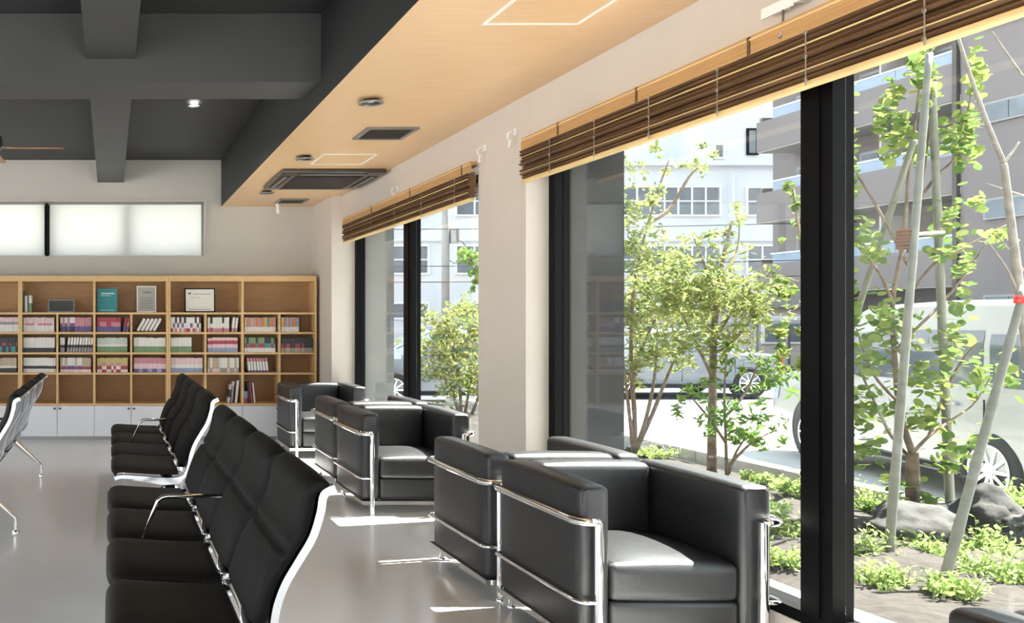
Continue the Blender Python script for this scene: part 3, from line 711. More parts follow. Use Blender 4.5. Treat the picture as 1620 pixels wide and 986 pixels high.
# ================================================================== BUILDINGS
def px_window(parent, x0, x1, y0, y1, Y, cols, rowsn=2, mf=M['white'], t=.09):
    a = P(x0, y1, Y); b = P(x1, y0, Y)
    w = MB(); 
    w.box(a.x, b.x, Y-.10, Y+.02, a.z-t, a.z).box(a.x, b.x, Y-.10, Y+.02, b.z, b.z+t).box(a.x-t, a.x, Y-.10, Y+.02, a.z-t, b.z+t).box(b.x, b.x+t, Y-.10, Y+.02, a.z-t, b.z+t)
    for k in range(1, cols): x = a.x+(b.x-a.x)*k/cols; w.box(x-.045, x+.045, Y-.08, Y+.0, a.z, b.z)
    for k in range(1, rowsn): z = a.z+(b.z-a.z)*k/rowsn; w.box(a.x, b.x, Y-.07, Y+.0, z-.035, z+.035)
    fo = w.build('window', mf, parent)
    for i in range(cols):
        for j in range(rowsn):
            MB().box(a.x+(b.x-a.x)*i/cols+.045, a.x+(b.x-a.x)*(i+1)/cols-.045, Y-.05, Y-.03, a.z+(b.z-a.z)*j/rowsn+.03, a.z+(b.z-a.z)*(j+1)/rowsn-.03).build('pane', M['farglass'], fo)
wb = tag(MB().box(3, 46, 47, 60, -.3, 10.2).box(3, 33.2, 49, 60, 10.2, 17).box(33.2, 46, 47, 60, 10.2, 18).box(3, 46, 46.7, 47, 10.05, 10.3).box(3, 46, 46.85, 47, 5.85, 6.0).build('white_building', M['whitebldg']), 'white rendered building with rows of grid windows across the street', 'building')
for (x0, x1) in ((520, 560), (620, 676), (722, 778), (830, 880), (905, 960), (985, 1137), (1182, 1250)):
    c = max(2, round((x1-x0)/23))
    for (y0, y1) in ((297, 340), (390, 432), (481, 503)):
        if (x0, y0) == (1182, 297): y0 = 298; 
        px_window(wb, x0, x1, y0, y1, 47, c, 2 if y1-y0 > 30 else 1)
px_window(wb, 1131, 1143, 230, 249, 47, 1, 1); px_window(wb, 1183, 1196, 206, 243, 47, 1, 1, M['black'])
px_window(wb, 727, 775, 318, 338, 46.99, 2, 1) if False else None
MB().tube([P(1160, 275, 46.8), P(1160, 480, 46.8)], .06, 8).build('downpipe', M['whitebldg'], wb, smooth=True)

tb = thing('apartment_building', (28.2, 25, -.3), 'taupe apartment block with stacked balconies on the right', 'building')
def tbx(name, x0, x1, y0, y1, z0, z1, m): 
    return MB().box(x0-28.2, x1-28.2, y0-25, y1-25, z0+.3, z1+.3).build(name, m, tb)
tbx('wall', 28.2, 40, 26.4, 35.8, -.3, 17, M['brown']); tbx('wall', 26.7, 40, 8, 26.4, -.3, 17, M['brown'])
tbx('downpipe', 26.58, 26.70, 26.42, 26.56, -.3, 17, M['bronze'])
for f in range(-1, 4):
    zb = 5.36+2.92*f
    tbx('balcony_slab', 26.7, 28.2, 26.4, 34.7, zb-.0, zb+.22, M['slabunder'])
    pz = tbx('parapet', 26.66, 26.80, 26.56, 34.7, zb+.05, zb+1.25, M['brown'])
    tbx('parapet', 26.80, 28.2, 34.58, 34.72, zb+.05, zb+1.45, M['brown'])
    for (a, b) in ((26.6, 28.6), (28.62, 30.2), (30.22, 31.5), (32.2, 33.9)):
        tbx('rail_glass', 26.70, 26.74, a, b, zb+1.25, zb+1.62, M['railglass'])
    tbx('handrail', 26.68, 26.76, 26.56, 34.0, zb+1.62, zb+1.67, M['white'])
    tbx('partition', 26.9, 28.2, 29.35, 29.42, zb+.22, zb+2.6, M['slabunder'])
    for (a, b) in ((30.0, 31.5), (27.2, 28.7), (33.3, 34.4)):
        wo = tbx('window', 28.12, 28.2, a-.06, b+.06, zb+.25, zb+2.3, M['greymetal'])
        for k in range(2):
            q = a+(b-a)*k/2
            MB().box(-.10, -.08, q+.04-25, q+(b-a)/2-.03-25, zb+.35+.3, zb+2.2+.3).build('pane', M['farglass'], wo)
    wz = 5.05+2.92*f
    for ys in (24.2, 19.5):
        wo = tbx('window', 26.62, 26.70, ys-.05, ys+1.45, wz-.62, wz+.02, M['greymetal'])
        for k in range(2):
            MB().box(-1.6, -1.58, ys+.02+.70*k-25, ys+.68+.70*k-25, wz-.56+.3, wz-.04+.3).build('pane', M['farglass'], wo)
# low house and carport roof in the gap
hs = thing('low_house', (26, 30, -.25), 'low house with a grey roof beyond the car park', 'house')
MB().box(-3.2, .2, 0, 6, 0, 2.2).build('wall', M['slabunder'], hs)
MB().prism([(-3.6, 2.1), (.6, 2.1), (-.8, 2.75), (-2.2, 2.75)], -.3, 6.3).build('roof', M['roofgrey'], hs)
wo = MB().box(-2.8, -.2, -.06, 0, .8, 1.8).build('window', M['white'], hs)
for k in range(3): MB().box(-2.7+.84*k, -1.98+.84*k, -.09, -.06, .88, 1.72).build('pane', M['farglass'], wo)
cp = thing('carport', (19.6, 23.5, -.25), 'carport with a flat grey roof on posts behind the white minivan', 'carport')
MB().prism([(-1.6, 1.50), (2.6, 1.62), (2.6, 1.72), (-1.6, 1.60)], 0, 4).build('roof', M['roofgrey'], cp)
for x in (-1.4, 2.4):
    for y in (.2, 3.8): MB().box(x-.04, x+.04, y-.04, y+.04, 0, 1.56).build('post', M['greymetal'], cp)
# utility pole and wires
up = thing('utility_pole', (12.75, 32, -.25), 'grey concrete utility pole in front of the white building, seen in the far window', 'pole')
MB().tube([(0, 0, 0), (0, 0, 11)], [.16, .11], 14).build('shaft', M['pole'], up, smooth=True)
MB().lathe([(.0001, 0), (.2, 0), (.2, .5), (.0001, .5)], (.32, 0, 4.6), seg=14).build('transformer', M['greymetal'], up, smooth=True, autos=SM)
MB().tube([(.0+.38*math.cos(t)+.42, 0, 4.25+.45*math.sin(t)) for t in [2*PI*k/20 for k in range(20)]], .015, 6, closed=True).build('cable_loop', M['black'], up, smooth=True)
for i, (z, dx) in enumerate(((3.5, 0), (2.9, .1), (4.9, 0))):
    pts = [(12.8+(-14+k*4), 31.8, z-.25*math.sin(PI*k/9)+(.05*k)) for k in range(10)]
    tag(MB().tube(pts, .014, 5).build('overhead_cable', M['black'], smooth=True), ['upper black overhead cable crossing the utility pole', 'lower black overhead cable crossing the utility pole', 'topmost black overhead cable above the pole transformer'][i], 'cable')

# ================================================================== CARS
def car(loc, rz, paint, lab, L=3.95, W=1.70, H=1.70, wb=2.42, kind='van', name='car'):
    o = thing(name, loc, lab, 'car', None, rz)
    # local: +x forward, y left, z up; rear at -L/2
    if kind == 'van':
        st = [(-.50, .30, .80, 1.02, .60), (-.485, .24, .92, 1.45, .80), (-.46, .22, .98, H-.10, .90), (-.40, .22, 1.00, H-.02, .95), (-.15, .22, 1.00, H, 1.0), (.08, .22, 1.0, H-.03, .98), (.18, .22, .99, H-.16, .92), (.30, .22, .98, 1.28, .84), (.38, .22, .97, 1.06, .80), (.45, .24, .92, .98, .80), (.485, .28, .86, .80, .8), (.50, .34, .78, .66, .9)]
    else:
        st = [(-.50, .32, .80, .70, .9), (-.48, .24, .92, .92, .84), (-.36, .22, .99, .98, .80), (-.28, .22, 1.0, 1.12, .78), (-.14, .22, 1.0, H-.03, .85), (.02, .22, 1.0, H, .87), (.12, .22, 1.0, H-.06, .82), (.24, .22, .99, 1.02, .78), (.36, .22, .97, .92, .8), (.47, .24, .90, .80, .84), (.50, .32, .80, .62, .9)]
    belt = .98 if kind == 'van' else .90
    rows_ = []
    for (fx, zb, wf, top, tw) in st:
        x = fx*L; w = W/2*wf; bz = min(belt, top-.06)
        prof = [(w*.90, zb), (w*.985, zb+.10), (w, zb+(bz-zb)*.45), (w*.985, bz-.10), (w*.955, bz), (w*(.955+tw)/2 if top-bz > .2 else w*.9*tw+.08*w, bz+(top-bz)*.5), (w*tw*.93 if top-bz > .2 else w*.86*tw, top-.06 if top-bz > .2 else top-.02), (w*tw*.78, top-.012), (0, top)]
        rows_.append([(x, y, z) for y, z in prof]+[(x, -y, z) for y, z in prof[-2::-1]])
    b = MB(); k = len(rows_[0])
    for r in rows_: b.v += r
    for i in range(len(rows_)-1):
        for j in range(k-1):
            b.f.append((i*k+j, (i+1)*k+j, (i+1)*k+j+1, i*k+j+1)); b.mi.append(0)
        b.f.append((i*k+k-1, (i+1)*k+k-1, (i+1)*k, i*k)); b.mi.append(0)
    b.f.append(tuple(range(k))); b.mi.append(0); b.f.append(tuple((len(rows_)-1)*k+j for j in range(k))[::-1]); b.mi.append(0)
    body = b.build('body', paint, o, smooth=True, autos=math.radians(32))
    def side(frac_x, zf):   # point on the side surface: returns y at station x, height z by interpolation
        x = frac_x*L
        for i in range(len(rows_)-1):
            if rows_[i][0][0] <= x <= rows_[i+1][0][0]:
                t = (x-rows_[i][0][0])/(rows_[i+1][0][0]-rows_[i][0][0])
                pr = [((1-t)*rows_[i][j][1]+t*rows_[i+1][j][1], (1-t)*rows_[i][j][2]+t*rows_[i+1][j][2]) for j in range(9)]
                for j in range(8):
                    if pr[j][1] <= zf <= pr[j+1][1]:
                        s = (zf-pr[j][1])/max(1e-6, pr[j+1][1]-pr[j][1]); return pr[j][0]+(pr[j+1][0]-pr[j][0])*s
        return W/2*.9
    def panel(name, poly, m, sg, off=.006, parent=None):
        # subdivide the polygon (trapezoid of 4) into a grid hugging the body
        (x0, z0), (x1, z1), (x2, z2), (x3, z3) = poly; n = 6; mb = MB(); vs = []
        for i in range(n+1):
            for j in range(n+1):
                u, v = i/n, j/n
                x = (1-v)*((1-u)*x0+u*x1)+v*((1-u)*x3+u*x2); z = (1-v)*((1-u)*z0+u*z1)+v*((1-u)*z3+u*z2)
                vs.append((x*L, sg*(side(x, z)+off), z))
        fs = [(i*(n+1)+j, (i+1)*(n+1)+j, (i+1)*(n+1)+j+1, i*(n+1)+j+1) for i in range(n) for j in range(n)]
        return mb.add(vs, fs).build(name, m, parent or o, smooth=True)
    if kind == 'van': wins = [[(-.43, 1.03), (-.29, 1.03), (-.29, 1.47), (-.40, 1.47)], [(-.275, 1.03), (-.055, 1.03), (-.055, 1.50), (-.275, 1.50)], [(-.04, 1.03), (.17, 1.03), (.10, 1.46), (-.04, 1.50)], [(.185, 1.04), (.28, 1.04), (.20, 1.24), (.165, 1.35)]]
    else: wins = [[(-.24, .95), (-.02, .95), (-.02, H-.14), (-.13, H-.14)], [(-.005, .95), (.19, .95), (.09, H-.14), (-.005, H-.14)]]
    for sg in (1, -1):
        for w in wins: panel('side_window', w, M['carglass'], sg)
        for xh in ((-.20, .02) if kind == 'van' else (-.16, .04)):
            y = side(xh, belt-.12)
            MB().rbox(xh*L-.09, xh*L+.09, sg*y-.02+sg*.012, sg*y+.02+sg*.012, belt-.135, belt-.105, .01, sub=1).build('door_handle', paint, o, smooth=True)
        y = side(.17, belt+.05)
        MB().rbox(.17*L-.06, .17*L+.06, sg*(y+.10)-.08, sg*(y+.10)+.08, belt+.02, belt+.17, .035).build('wing_mirror', paint, o, smooth=True)
        for xs in ((-.285, -.045, .185) if kind == 'van' else (-.25, -.01, .20)):
            MB().box(xs*L-.004, xs*L+.004, sg*side(xs, .65)-.004, sg*side(xs, .65)+.006 if sg > 0 else sg*side(xs, .65)+.004, .36, belt-.06).build('door_seam', M['dark'], o)
        panel('sill_trim', [(-.30, .245), (.28, .245), (.28, .30), (-.30, .30)], M['dark'], sg, .004)
        panel('headlight', [(.43, .66), (.487, .64), (.47, .80), (.42, .88)], M['railglass'], sg, .006)
        panel('tail_light', [(-.488, .72), (-.468, .72), (-.468, .98), (-.485, .98)], M['red'], sg, .008)
    # windscreen and rear window as sheets over the loft
    def across(name, i0, i1, m, inner=.82, lo=None):
        ra, rb = rows_[i0], rows_[i1]; mb = MB(); vs = []; n = 6
        for i in range(n+1):
            t = i/n
            for j in range(9):
                s = (-1+2*j/8)*inner
                def yz(r):
                    p = r[8]; q = r[7]; e = r[6]
                    a = abs(s)*e[1]; sgn = 1 if s >= 0 else -1
                    if a <= q[1]: z = p[2]+(q[2]-p[2])*a/q[1]
                    else: z = q[2]+(e[2]-q[2])*(a-q[1])/max(1e-6, (e[1]-q[1]))
                    return sgn*a, z
                a, b_ = yz(ra), yz(rb)
                vs.append((ra[0][0]*(1-t)+rb[0][0]*t, a[0]*(1-t)+b_[0]*t, a[1]*(1-t)+b_[1]*t+.012))
        fs = [(i*9+j, (i+1)*9+j, (i+1)*9+j+1, i*9+j+1) for i in range(n) for j in range(8)]
        mb.add(vs, fs).build(name, m, o, smooth=True)
    if kind == 'van': across('windscreen', 6, 8, M['carglass'], .95)
    else: across('windscreen', 6, 7, M['carglass'], .95); across('rear_window', 3, 4, M['carglass'], .95)
    MB().box(L/2-.03, L/2+.012, -.35, .35, .40, .55).build('grille', M['dark'], o)
    MB().box(-L/2-.012, -L/2+.03, -.16, .16, .50, .62).build('number_plate', M['white'], o)
    # wheels
    tyre = MB().lathe([(.205, -.09), (.30, -.10), (.325, -.08), (.33, 0), (.325, .08), (.30, .10), (.205, .09)], (0, 0, 0), 'y', 36)
    ty = tyre.mesh('tyre', M['tyre'], True, math.radians(50))
    rim = MB().lathe([(.212, .088), (.218, .10), (.20, .10), (.195, .05), (.06, .03)], (0, 0, 0), 'y', 36).lathe([(.0001, .098), (.045, .096), (.06, .07), (.06, .03)], (0, 0, 0), 'y', 20)
    for q in range(10):
        t = 2*PI*q/10; d = Vector((math.cos(t), 0, math.sin(t))); n_ = Vector((-math.sin(t), 0, math.cos(t)))
        p = [d*.045+n_*.016, d*.20+n_*.012, d*.20-n_*.012, d*.045-n_*.016]
        rim.add([(v.x, .090, v.z) for v in p]+[(v.x, .055, v.z) for v in p], [(0, 1, 2, 3), (4, 7, 6, 5), (0, 4, 5, 1), (1, 5, 6, 2), (2, 6, 7, 3), (3, 7, 4, 0)])
    rm = rim.mesh('rim', M['alu'], True, math.radians(30))
    disc = MB().lathe([(.0001, .02), (.20, .02), (.20, .03), (.0001, .03)], (0, 0, 0), 'y', 24).mesh('brake_disc', M['dark'])
    arch = MB().lathe([(.0001, .0), (.365, .0), (.375, .008), (.375, -.02)], (0, 0, 0), 'y', 36).mesh('wheel_arch', M['dark'])
    off = (-.0 if kind == 'van' else 0)
    for sx in (-1, 1):
        for sg in (-1, 1):
            wx = sx*wb/2-.02*L; yy = W/2*.985 if sx else 0
            yb = W/2*(.985 if sx < 0 else .985)
            a = link('wheel_arch', arch, o); a.location = (wx, sg*(yb-.005), .37); a.scale = (1, sg, 1)
            w = link('wheel', ty, o); w.location = (wx, sg*(yb-.075), .33)
            for me in (rm, disc):
                r_ = link(me.name.split('.')[0], me, w); r_.scale = (1, sg, 1)
    return o
# van: rear wheel at Y 6.98, nose pointing away; local +x -> world +Y
vanL = 3.95
van = car((8.425, 8.10, -.25), math.radians(78), M['carwhite'], 'white minivan parked behind the garden bed, nose pointing away', L=4.4, W=1.72, H=1.78, wb=2.45)
car((6.55, 16.2, -.25), 0, M['carsilver'], 'silver car seen through the far window behind the shrub', L=4.4, W=1.72, H=1.46, wb=2.6, kind='sedan')
car((11.6, 18.0, -.25), PI, M['carsilver'], 'blue-grey car parked across the lot behind the olive tree', L=4.5, W=1.75, H=1.46, wb=2.65, kind='sedan')
car((13.2, 22.5, -.25), .1, M['cardark'], 'dark car behind the blue-grey one in the car park', L=4.5, W=1.75, H=1.5, wb=2.65, kind='sedan')
car((10.9, 27.5, -.25), PI/2, M['cardark'], 'dark car seen from behind with red tail lights, through the far window', L=4.4, W=1.75, H=1.5, wb=2.6, kind='sedan')

# ================================================================== GARDEN
def limb(pts, r0, r1, parent, m, name='branch', seg=8):
    pts = [Vector(p)-parent.location for p in pts]; n = len(pts)
    # smooth
    if n > 2:
        out = []
        for i in range(n-1):
            for k in range(4):
                f = k/4; p = [pts[max(0, min(n-1, i+j))] for j in (-1, 0, 1, 2)]
                out.append(.5*((2*p[1])+(-p[0]+p[2])*f+(2*p[0]-5*p[1]+4*p[2]-p[3])*f*f+(-p[0]+3*p[1]-3*p[2]+p[3])*f**3))
        out.append(pts[-1]); pts = out; n = len(pts)
    rr = [r0+(r1-r0)*i/(n-1) for i in range(n)]
    return MB().tube(pts, rr, seg).build(name, m, parent, smooth=True)
def leaf_quad(mb, c, size, asp, rnd):
    d = Vector((rnd.uniform(-1, 1), rnd.uniform(-1, 1), rnd.uniform(-.8, .6))).normalized()
    a = Vector((rnd.uniform(-1, 1), rnd.uniform(-1, 1), rnd.uniform(-1, 1))); u = d.cross(a).normalized(); w = d.cross(u)*.25
    L = size; h = size*asp/2
    mb.add([c-d*L/2, c+u*h+w*h, c+d*L/2, c-u*h+w*h], [(0, 1, 2), (0, 2, 3)])
def foliage(parent, blobs, size, asp, m, seed, name='foliage'):
    rnd = random.Random(seed); mb = MB()
    for (c, r, n) in blobs:
        rv = r if isinstance(r, tuple) else (r, r, r)
        # clumps inside a blob so that gaps remain
        cl = [Vector((rnd.gauss(0, .45)*rv[0], rnd.gauss(0, .45)*rv[1], rnd.gauss(0, .45)*rv[2])) for _ in range(max(3, n//12))]
        for i in range(n):
            q = cl[rnd.randrange(len(cl))]; cr_ = .18*max(rv)
            p = Vector(c)-parent.location+q+Vector((rnd.gauss(0, 1), rnd.gauss(0, 1), rnd.gauss(0, 1)))*cr_*.55
            leaf_quad(mb, p, size*rnd.uniform(.6, 1.25), asp, rnd)
    return mb.build(name, m, parent, kind='stuff')

# --- round-leaved tree in the near pane (right of the mullion)
kt = thing('katsura_tree', P(1443, 818, 5.6), 'round-leaved green tree right of the thick mullion, lashed to stakes', 'tree')
Yk = 5.5
Q = lambda x, y, d=0: P(x, y, Yk+d)
limb([kt.location, Q(1444, 760), Q(1443, 716)], .040, .032, kt, M['bark'], 'trunk', 10)
brs = [[(1443, 716), (1425, 660), (1418, 600), (1412, 480), (1430, 380), (1437, 280), (1452, 160), (1458, 95)],
       [(1440, 725), (1410, 690), (1385, 640), (1362, 590), (1345, 560)],
       [(1443, 718), (1470, 690), (1505, 665), (1540, 640), (1565, 600)],
       [(1437, 420), (1400, 350), (1365, 290), (1346, 262)], [(1437, 400), (1450, 330), (1465, 250), (1480, 120)],
       [(1412, 480), (1390, 430), (1352, 385)], [(1412, 560), (1450, 520), (1490, 480), (1530, 430), (1560, 385)],
       [(1470, 690), (1500, 610), (1530, 560), (1550, 540)], [(1445, 330), (1480, 280), (1515, 240), (1540, 130)],
       [(1425, 640), (1380, 590), (1355, 520)], [(1443, 460), (1475, 420), (1510, 400), (1600, 352)]]
for i, b in enumerate(brs):
    limb([Q(x, y, .06*math.sin(i*2+k)) for k, (x, y) in enumerate(b)], .020 if i == 0 else .011, .004, kt, M['bark'])
lf = MB()
ring = [(math.cos(t)*.5*(1-.12*math.cos(t)), math.sin(t)*.5) for t in [2*PI*k/8 for k in range(8)]]
lf.add([(x, y, .06*abs(y)) for x, y in ring]+[(0, 0, -.03)], [(k, (k+1) % 8, 8) for k in range(8)])
lf_me = lf.mesh('leaf', M['leaf'], True)
kb_ = [(1455, 95, 20, 35, 14), (1470, 140, 20, 30, 12), (1545, 120, 12, 40, 14), (1535, 200, 14, 50, 18), (1415, 165, 14, 40, 10), (1410, 225, 16, 30, 8), (1430, 205, 14, 18, 6), (1395, 195, 10, 30, 8),
       (1500, 215, 24, 26, 8), (1520, 240, 16, 26, 8), (1452, 240, 16, 26, 7), (1500, 355, 28, 36, 12), (1545, 318, 12, 16, 6), (1580, 372, 24, 14, 8), (1490, 400, 24, 20, 8), (1525, 420, 18, 26, 8), (1365, 370, 14, 30, 6), (1380, 395, 24, 22, 9),
       (1400, 500, 32, 40, 18), (1375, 560, 26, 40, 14), (1430, 530, 28, 40, 14), (1470, 600, 36, 40, 18), (1500, 560, 24, 40, 12), (1515, 500, 20, 40, 10), (1545, 590, 22, 30, 9), (1595, 590, 20, 26, 9),
       (1360, 650, 20, 36, 11), (1400, 640, 30, 30, 10), (1460, 660, 26, 24, 10), (1500, 720, 30, 34, 13), (1540, 700, 26, 26, 8), (1370, 710, 26, 24, 11), (1425, 770, 30, 28, 7), (1470, 790, 14, 16, 4), (1350, 480, 8, 60, 8), (1352, 250, 6, 70, 6)]
rk = random.Random(3); nl = 0
extra = MB()
for (x, y, rx, ry, n) in kb_:
    for i in range(int(n*4.6)):
        p = Q(x+rk.gauss(0, .55)*rx, y+rk.gauss(0, .55)*ry, rk.uniform(-.22, .22))
        s = rk.uniform(.040, .068)
        if nl < 295 and i < n*.9:
            o = link('leaf', lf_me, kt); o.location = p-kt.location; o.rotation_euler = (rk.uniform(0, 1.9), rk.uniform(-.9, .9), rk.uniform(0, 6.28)); o.scale = (s, s, s); nl += 1
        else:
            mt = Matrix.Rotation(rk.uniform(0, 6.28), 3, 'Z') @ Matrix.Rotation(rk.uniform(-1.2, 1.2), 3, 'X')
            extra.add([mt @ Vector((a*s, b*s, .06*abs(b)*s))+p-kt.location for a, b in ring], [tuple(range(8))])
extra.build('foliage', M['leaf'], kt, kind='stuff')
def stake(p0, p1, r, lab, nodes=5, top=None):
    o = thing('bamboo_stake', p0, lab, 'stake', None)
    v = p1-p0; pts = []; rr = []
    for k in range(nodes*4+1):
        t = k/(nodes*4); pts.append(v*t); rr.append(r*(1-.25*t)*(1.10 if k % 4 == 0 else 1.0))
    MB().tube(pts, rr, 12).build('cane', M['stake'], o, smooth=True); return o
s1 = stake(P(1405, 890, 4.62), P(1470, 85, 5.0), .0225, 'near upright pale stake rising from beside the garden rock', 7)
s2 = stake(P(1262, 776, 6.70), P(1446, 222, 5.3), .0225, 'pale stake slanting up from behind the mullion', 7)
s3 = stake(P(1504, 822, 5.62), P(1474, 130, 5.35), .026, 'pale green upright stake with yellow leaves, right of the lashing', 7)
s4 = stake(P(1488, 940, 4.09), P(1622, 452, 4.3), .0225, 'pale stake leaning right across the white minivan', 5)
lp = thing('lashed_crossbar', P(1437, 375, 4.88), 'short bamboo crossbar lashed with brown rope to the stakes', 'crossbar')
MB().tube([(0, 0, 0), (.06, .1, .02), P(1492, 368, 5.2)-lp.location], .012, 8).build('bar', M['stake'], lp, smooth=True)
for k in range(6): MB().tube([(.033*math.cos(t), .02+.033*math.sin(t), -.06+.02*k) for t in [2*PI*q/10 for q in range(10)]], .011, 6, closed=True).build('rope', M['rope'], lp, smooth=True)
rl = tag(MB().tube([(0, 0, -.02), (0, 0, .02)], .027, 12).build('rope_tie', M['red'], smooth=True), 'red tie at the head of the right leaning stake', 'tie'); rl.location = P(1615, 474, 4.29)
bt = thing('bare_tree', P(1640, 700, 5.0), 'bare grey slender tree forking at the right edge of the photo', 'tree')
limb([P(1640, 860, 5.0), P(1632, 620, 5.0), P(1614, 469, 5.0), P(1598, 340, 5.0), P(1588, 258, 5.0)], .028, .016, bt, M['greybark'], 'trunk')
limb([P(1588, 258, 5.0), P(1560, 190, 5.0), P(1535, 120, 5.0), P(1516, 60, 5.0)], .013, .008, bt, M['greybark'])
limb([P(1588, 258, 5.0), P(1602, 240, 5.0), P(1612, 225, 5.0)], .008, .004, bt, M['greybark'])
limb([P(1614, 469, 5.0), P(1590, 420, 5.0), P(1560, 380, 5.0)], .008, .003, bt, M['greybark'])
for k, b in enumerate([[(1620, 430), (1600, 400), (1575, 370)], [(1618, 120), (1590, 80), (1570, 50)], [(1620, 310), (1590, 300), (1560, 290)]]):
    limb([P(x, y, 5.05) for x, y in b], .006, .002, bt, M['greybark'])

# --- olive leaved tree and shrubs in the pane left of the mullion
t2 = thing('olive_leaved_tree', P(1126, 752, 7.15), 'slender tree with olive yellow leaves in the middle of the near window', 'tree')
limb([P(1126, 760, 7.15), P(1127, 640, 7.15), P(1130, 520, 7.15), P(1140, 430, 7.1), P(1158, 350, 7.1)], .040, .010, t2, M['bark'], 'trunk', 10)
for b in ([(1128, 600), (1100, 540), (1070, 480), (1050, 440)], [(1130, 540), (1165, 480), (1190, 430)], [(1133, 480), (1115, 420), (1095, 370)], [(1128, 560), (1160, 540), (1210, 480)], [(1135, 450), (1165, 400), (1170, 350)]):
    limb([P(x, y, 7.1+.1*math.sin(x)) for x, y in b], .014, .004, t2, M['bark'])
foliage(t2, [(P(1162, 365, 7.1), (.10, .2, .22), 110), (P(1093, 385, 7.1), (.12, .2, .12), 50), (P(1120, 455, 7.1), (.42, .4, .32), 1300), (P(1060, 455, 7.1), (.32, .35, .28), 800), (P(1175, 475, 7.1), (.26, .35, .25), 600), (P(1110, 540, 7.1), (.4, .4, .25), 650)], .070, .38, M['leaf2'], 5)
t3 = thing('young_evergreen_shrub', P(1150, 755, 7.0), 'young green shrub with pointed leaves right of the slender olive tree', 'shrub')
for b in ([(1150, 757), (1148, 690), (1146, 620), (1150, 560)], [(1152, 750), (1165, 715), (1182, 690)], [(1148, 700), (1120, 660), (1095, 630)], [(1147, 660), (1180, 620), (1205, 560)], [(1150, 740), (1190, 700), (1230, 680)]):
    limb([P(x, y, 6.95) for x, y in b], .014, .005, t3, M['bark'])
foliage(t3, [(P(1098, 635, 6.95), (.16, .2, .2), 140), (P(1165, 680, 6.95), (.24, .25, .20), 260), (P(1200, 690, 6.95), (.18, .2, .12), 130), (P(1215, 600, 6.95), (.24, .25, .25), 170), (P(1150, 590, 6.95), (.16, .2, .25), 120)], .085, .30, M['leaf3'], 6)
t1 = thing('multi_stem_tree', P(1003, 722, 7.9), 'many-stemmed small tree beside the dark outer pier', 'tree')
for b in ([(1003, 722), (1004, 660), (998, 560), (1005, 440), (1035, 320), (1060, 250)], [(1004, 715), (1030, 660), (1058, 590), (1085, 530)], [(1004, 715), (1020, 670), (1035, 600), (1040, 520)], [(1003, 718), (995, 650), (985, 560)], [(1030, 350), (1060, 330), (1090, 280), (1110, 260)], [(1000, 600), (1020, 540), (1050, 480)]):
    limb([P(x, y, 7.9) for x, y in b], .024, .006, t1, M['bark'])
foliage(t1, [(P(1100, 262, 7.9), (.22, .25, .13), 130), (P(1040, 240, 7.9), (.10, .2, .08), 40), (P(1010, 330, 7.9), (.26, .3, .35), 420), (P(1000, 400, 7.9), (.2, .3, .3), 230), (P(1035, 420, 7.9), (.3, .3, .3), 600), (P(1010, 500, 7.9), (.30, .3, .30), 700), (P(1040, 560, 7.9), (.38, .3, .26), 700), (P(1080, 500, 7.9), (.25, .3, .26), 200), (P(1000, 600, 7.9), (.12, .3, .3), 90)], .062, .5, M['leaf2'], 8)
t5 = thing('broad_leaved_branch_tree', P(1300, 745, 7.2), 'yellow-green leaved young tree just left of the mullion', 'tree')
limb([P(1300, 760, 7.2), P(1290, 600, 7.0), P(1275, 450, 6.8), P(1255, 300, 6.8)], .022, .008, t5, M['bark'], 'trunk')
limb([P(1275, 450, 6.8), P(1245, 440, 6.8), P(1215, 430, 6.8)], .008, .003, t5, M['bark'])
foliage(t5, [(P(1256, 310, 6.8), (.10, .15, .14), 40), (P(1262, 370, 6.8), (.07, .15, .12), 18), (P(1240, 460, 6.8), (.18, .2, .18), 60), (P(1245, 520, 6.8), (.16, .2, .12), 40), (P(1250, 570, 6.9), (.16, .2, .14), 60)], .075, .7, M['leaf'], 9)
# --- shrub through the far window
t6 = thing('golden_shrub', P(725, 690, 12.0), 'rounded yellow-green shrub seen through the far window', 'shrub')
t6.location.z = -.1
for b in ([(728, 690), (722, 640), (700, 590), (690, 540)], [(730, 690), (740, 630), (750, 580)], [(728, 690), (728, 620), (715, 540), (710, 500)], [(732, 690), (760, 620), (775, 560)]):
    limb([P(x, y, 12.0) for x, y in b], .03, .010, t6, M['bark'])
foliage(t6, [(P(715, 560, 12), (.55, .55, .62), 1900), (P(690, 520, 12), (.3, .4, .35), 500), (P(750, 510, 12), (.35, .4, .35), 600), (P(770, 590, 12), (.35, .4, .4), 500)], .085, .5, M['leaf2'], 10)
t7 = thing('green_leaved_tree', P(790, 640, 13.5), 'green leafy branches beside the white pier, in front of the pale building', 'tree')
t7.location.z = -.2
limb([P(800, 665, 13.5), P(795, 520, 13.5), P(770, 420, 13.5)], .05, .015, t7, M['bark'], 'trunk')
limb([P(785, 470, 13.5), P(760, 430, 13.5), P(738, 410, 13.5)], .02, .006, t7, M['bark'])
foliage(t7, [(P(745, 405, 13.5), (.2, .3, .16), 110), (P(770, 440, 13.5), (.3, .3, .3), 220), (P(790, 400, 13.5), (.4, .3, .4), 300)], .12, .6, M['leaf3'], 11)

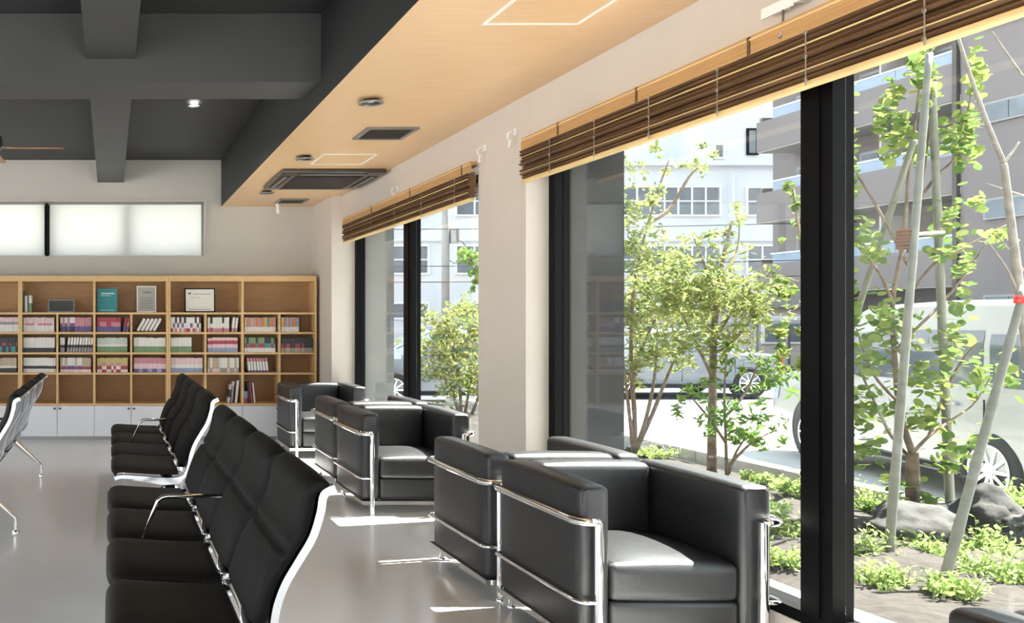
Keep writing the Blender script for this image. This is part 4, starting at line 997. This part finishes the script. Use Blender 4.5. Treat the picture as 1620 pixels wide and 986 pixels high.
# --- ground cover, rocks
def clump(px, py, Y, w, h, n, lab, seed):
    rnd = random.Random(seed); p = P(px, py, Y); p.z = max(-.02, min(.12, p.z))
    o = MB()
    for i in range(int(n*.62)):
        a = rnd.uniform(0, 2*PI); L = rnd.uniform(.5, 1.0)*h; lean = rnd.uniform(.2, 1.3)
        b = Vector((rnd.gauss(0, .30)*w, rnd.gauss(0, .30)*w, 0)); d = Vector((math.cos(a)*math.sin(lean), math.sin(a)*math.sin(lean), math.cos(lean)))
        side = Vector((-math.sin(a), math.cos(a), 0))
        o.tube([b, b+d*L*.6, b+d*L+Vector((0, 0, -.1*L))], [.003, .0025, .001], 3)
        for k in range(9):
            t = .15+.85*k/9; c = b+d*L*t; s = .022*(1.1-.4*t)
            ang = k*2.4; e = (side*math.cos(ang)+d.cross(side)*math.sin(ang)+d*.5).normalized(); f = e.cross(d).normalized()
            o.add([c, c+e*s*1.3+f*s*.5, c+e*s*2.2, c+e*s*1.3-f*s*.5], [(0, 1, 2, 3)])
    x = o.build('groundcover_clump', M['fern']); x.location = p
    return tag(x, lab, 'plant', 'yellow-green ground plants')
cl = [(1362, 893, 4.65, .16, .24, 60, 'feathery ground plant right beside the mullion foot'), (1392, 930, 4.25, .17, .17, 70, 'low feathery plant in front of the near upright stake'),
      (1470, 893, 4.7, .20, .2, 80, 'yellow-green plant between the two garden rocks'), (1500, 940, 4.05, .13, .15, 60, 'small plant at the foot of the leaning stake'),
      (1565, 880, 4.8, .18, .24, 70, 'upright yellow-green plant in front of the right rock'), (1585, 935, 4.3, .20, .24, 80, 'large plant at the lower right above the corner armchair'),
      (1600, 800, 6.0, .16, .25, 50, 'plant beside the wheel of the white minivan'), (1245, 860, 5.1, .18, .30, 70, 'bright plant just left of the mullion, behind the nearest armchair'),
      (1238, 905, 4.6, .10, .16, 40, 'small plant below the bright one left of the mullion'), (1035, 722, 8.2, .25, .14, 70, 'low green plant by the small rock near the dark pier'),
      (1205, 765, 6.7, .25, .12, 70, 'low plant between the armchair and the kerb'), (1250, 780, 6.3, .2, .16, 60, 'low plant left of the mullion near the kerb'), (1378, 810, 5.9, .14, .3, 50, 'broad plant right of the mullion near the kerb'), (1225, 815, 5.6, .16, .14, 60, 'low plant behind the right arm of the nearest armchair')]
for i, c in enumerate(cl): clump(*c, 40+i)
def rock(px, py, Y, sx, sy, sz, lab, seed):
    bm = bmesh.new(); bmesh.ops.create_icosphere(bm, subdivisions=4, radius=1)
    for v in bm.verts:
        n = noise.noise(v.co*1.1+Vector((seed*3.7, 0, 0)))*.45+noise.noise(v.co*3.2+Vector((seed, 5, 0)))*.16+noise.noise(v.co*8+Vector((seed, 9, 0)))*.06
        v.co = v.co*(1+n); v.co = Vector((v.co.x*sx, v.co.y*sy, v.co.z*sz))
    me = bpy.data.meshes.new('garden_rock'); bm.to_mesh(me); bm.free(); me.materials.append(M['rock']); me.shade_smooth()
    o = link('garden_rock', me); p = P(px, py, Y); p.z = sz*.45; o.location = p
    return tag(o, lab, 'rock')
rock(1448, 870, 5.1, .27, .20, .15, 'dark lava rock between the stakes right of the mullion', 1)
rock(1560, 850, 5.2, .22, .20, .20, 'larger dark lava rock under the minivan wheel', 2)
rock(1022, 720, 8.35, .18, .15, .09, 'small grey rock by the dark outer pier', 3)
rock(1620, 862, 5.0, .14, .15, .12, 'dark rock at the right edge of the photo', 4)
# hose
tag(MB().tube([P(x, y, 1755/(y-CY-6) if y > 600 else 5) for x, y in ((1346, 931), (1370, 936), (1400, 944), (1440, 948), (1480, 944))], .006, 6).build('drip_hose', M['greymetal'], smooth=True), 'thin grey drip hose curving over the mulch', 'hose')
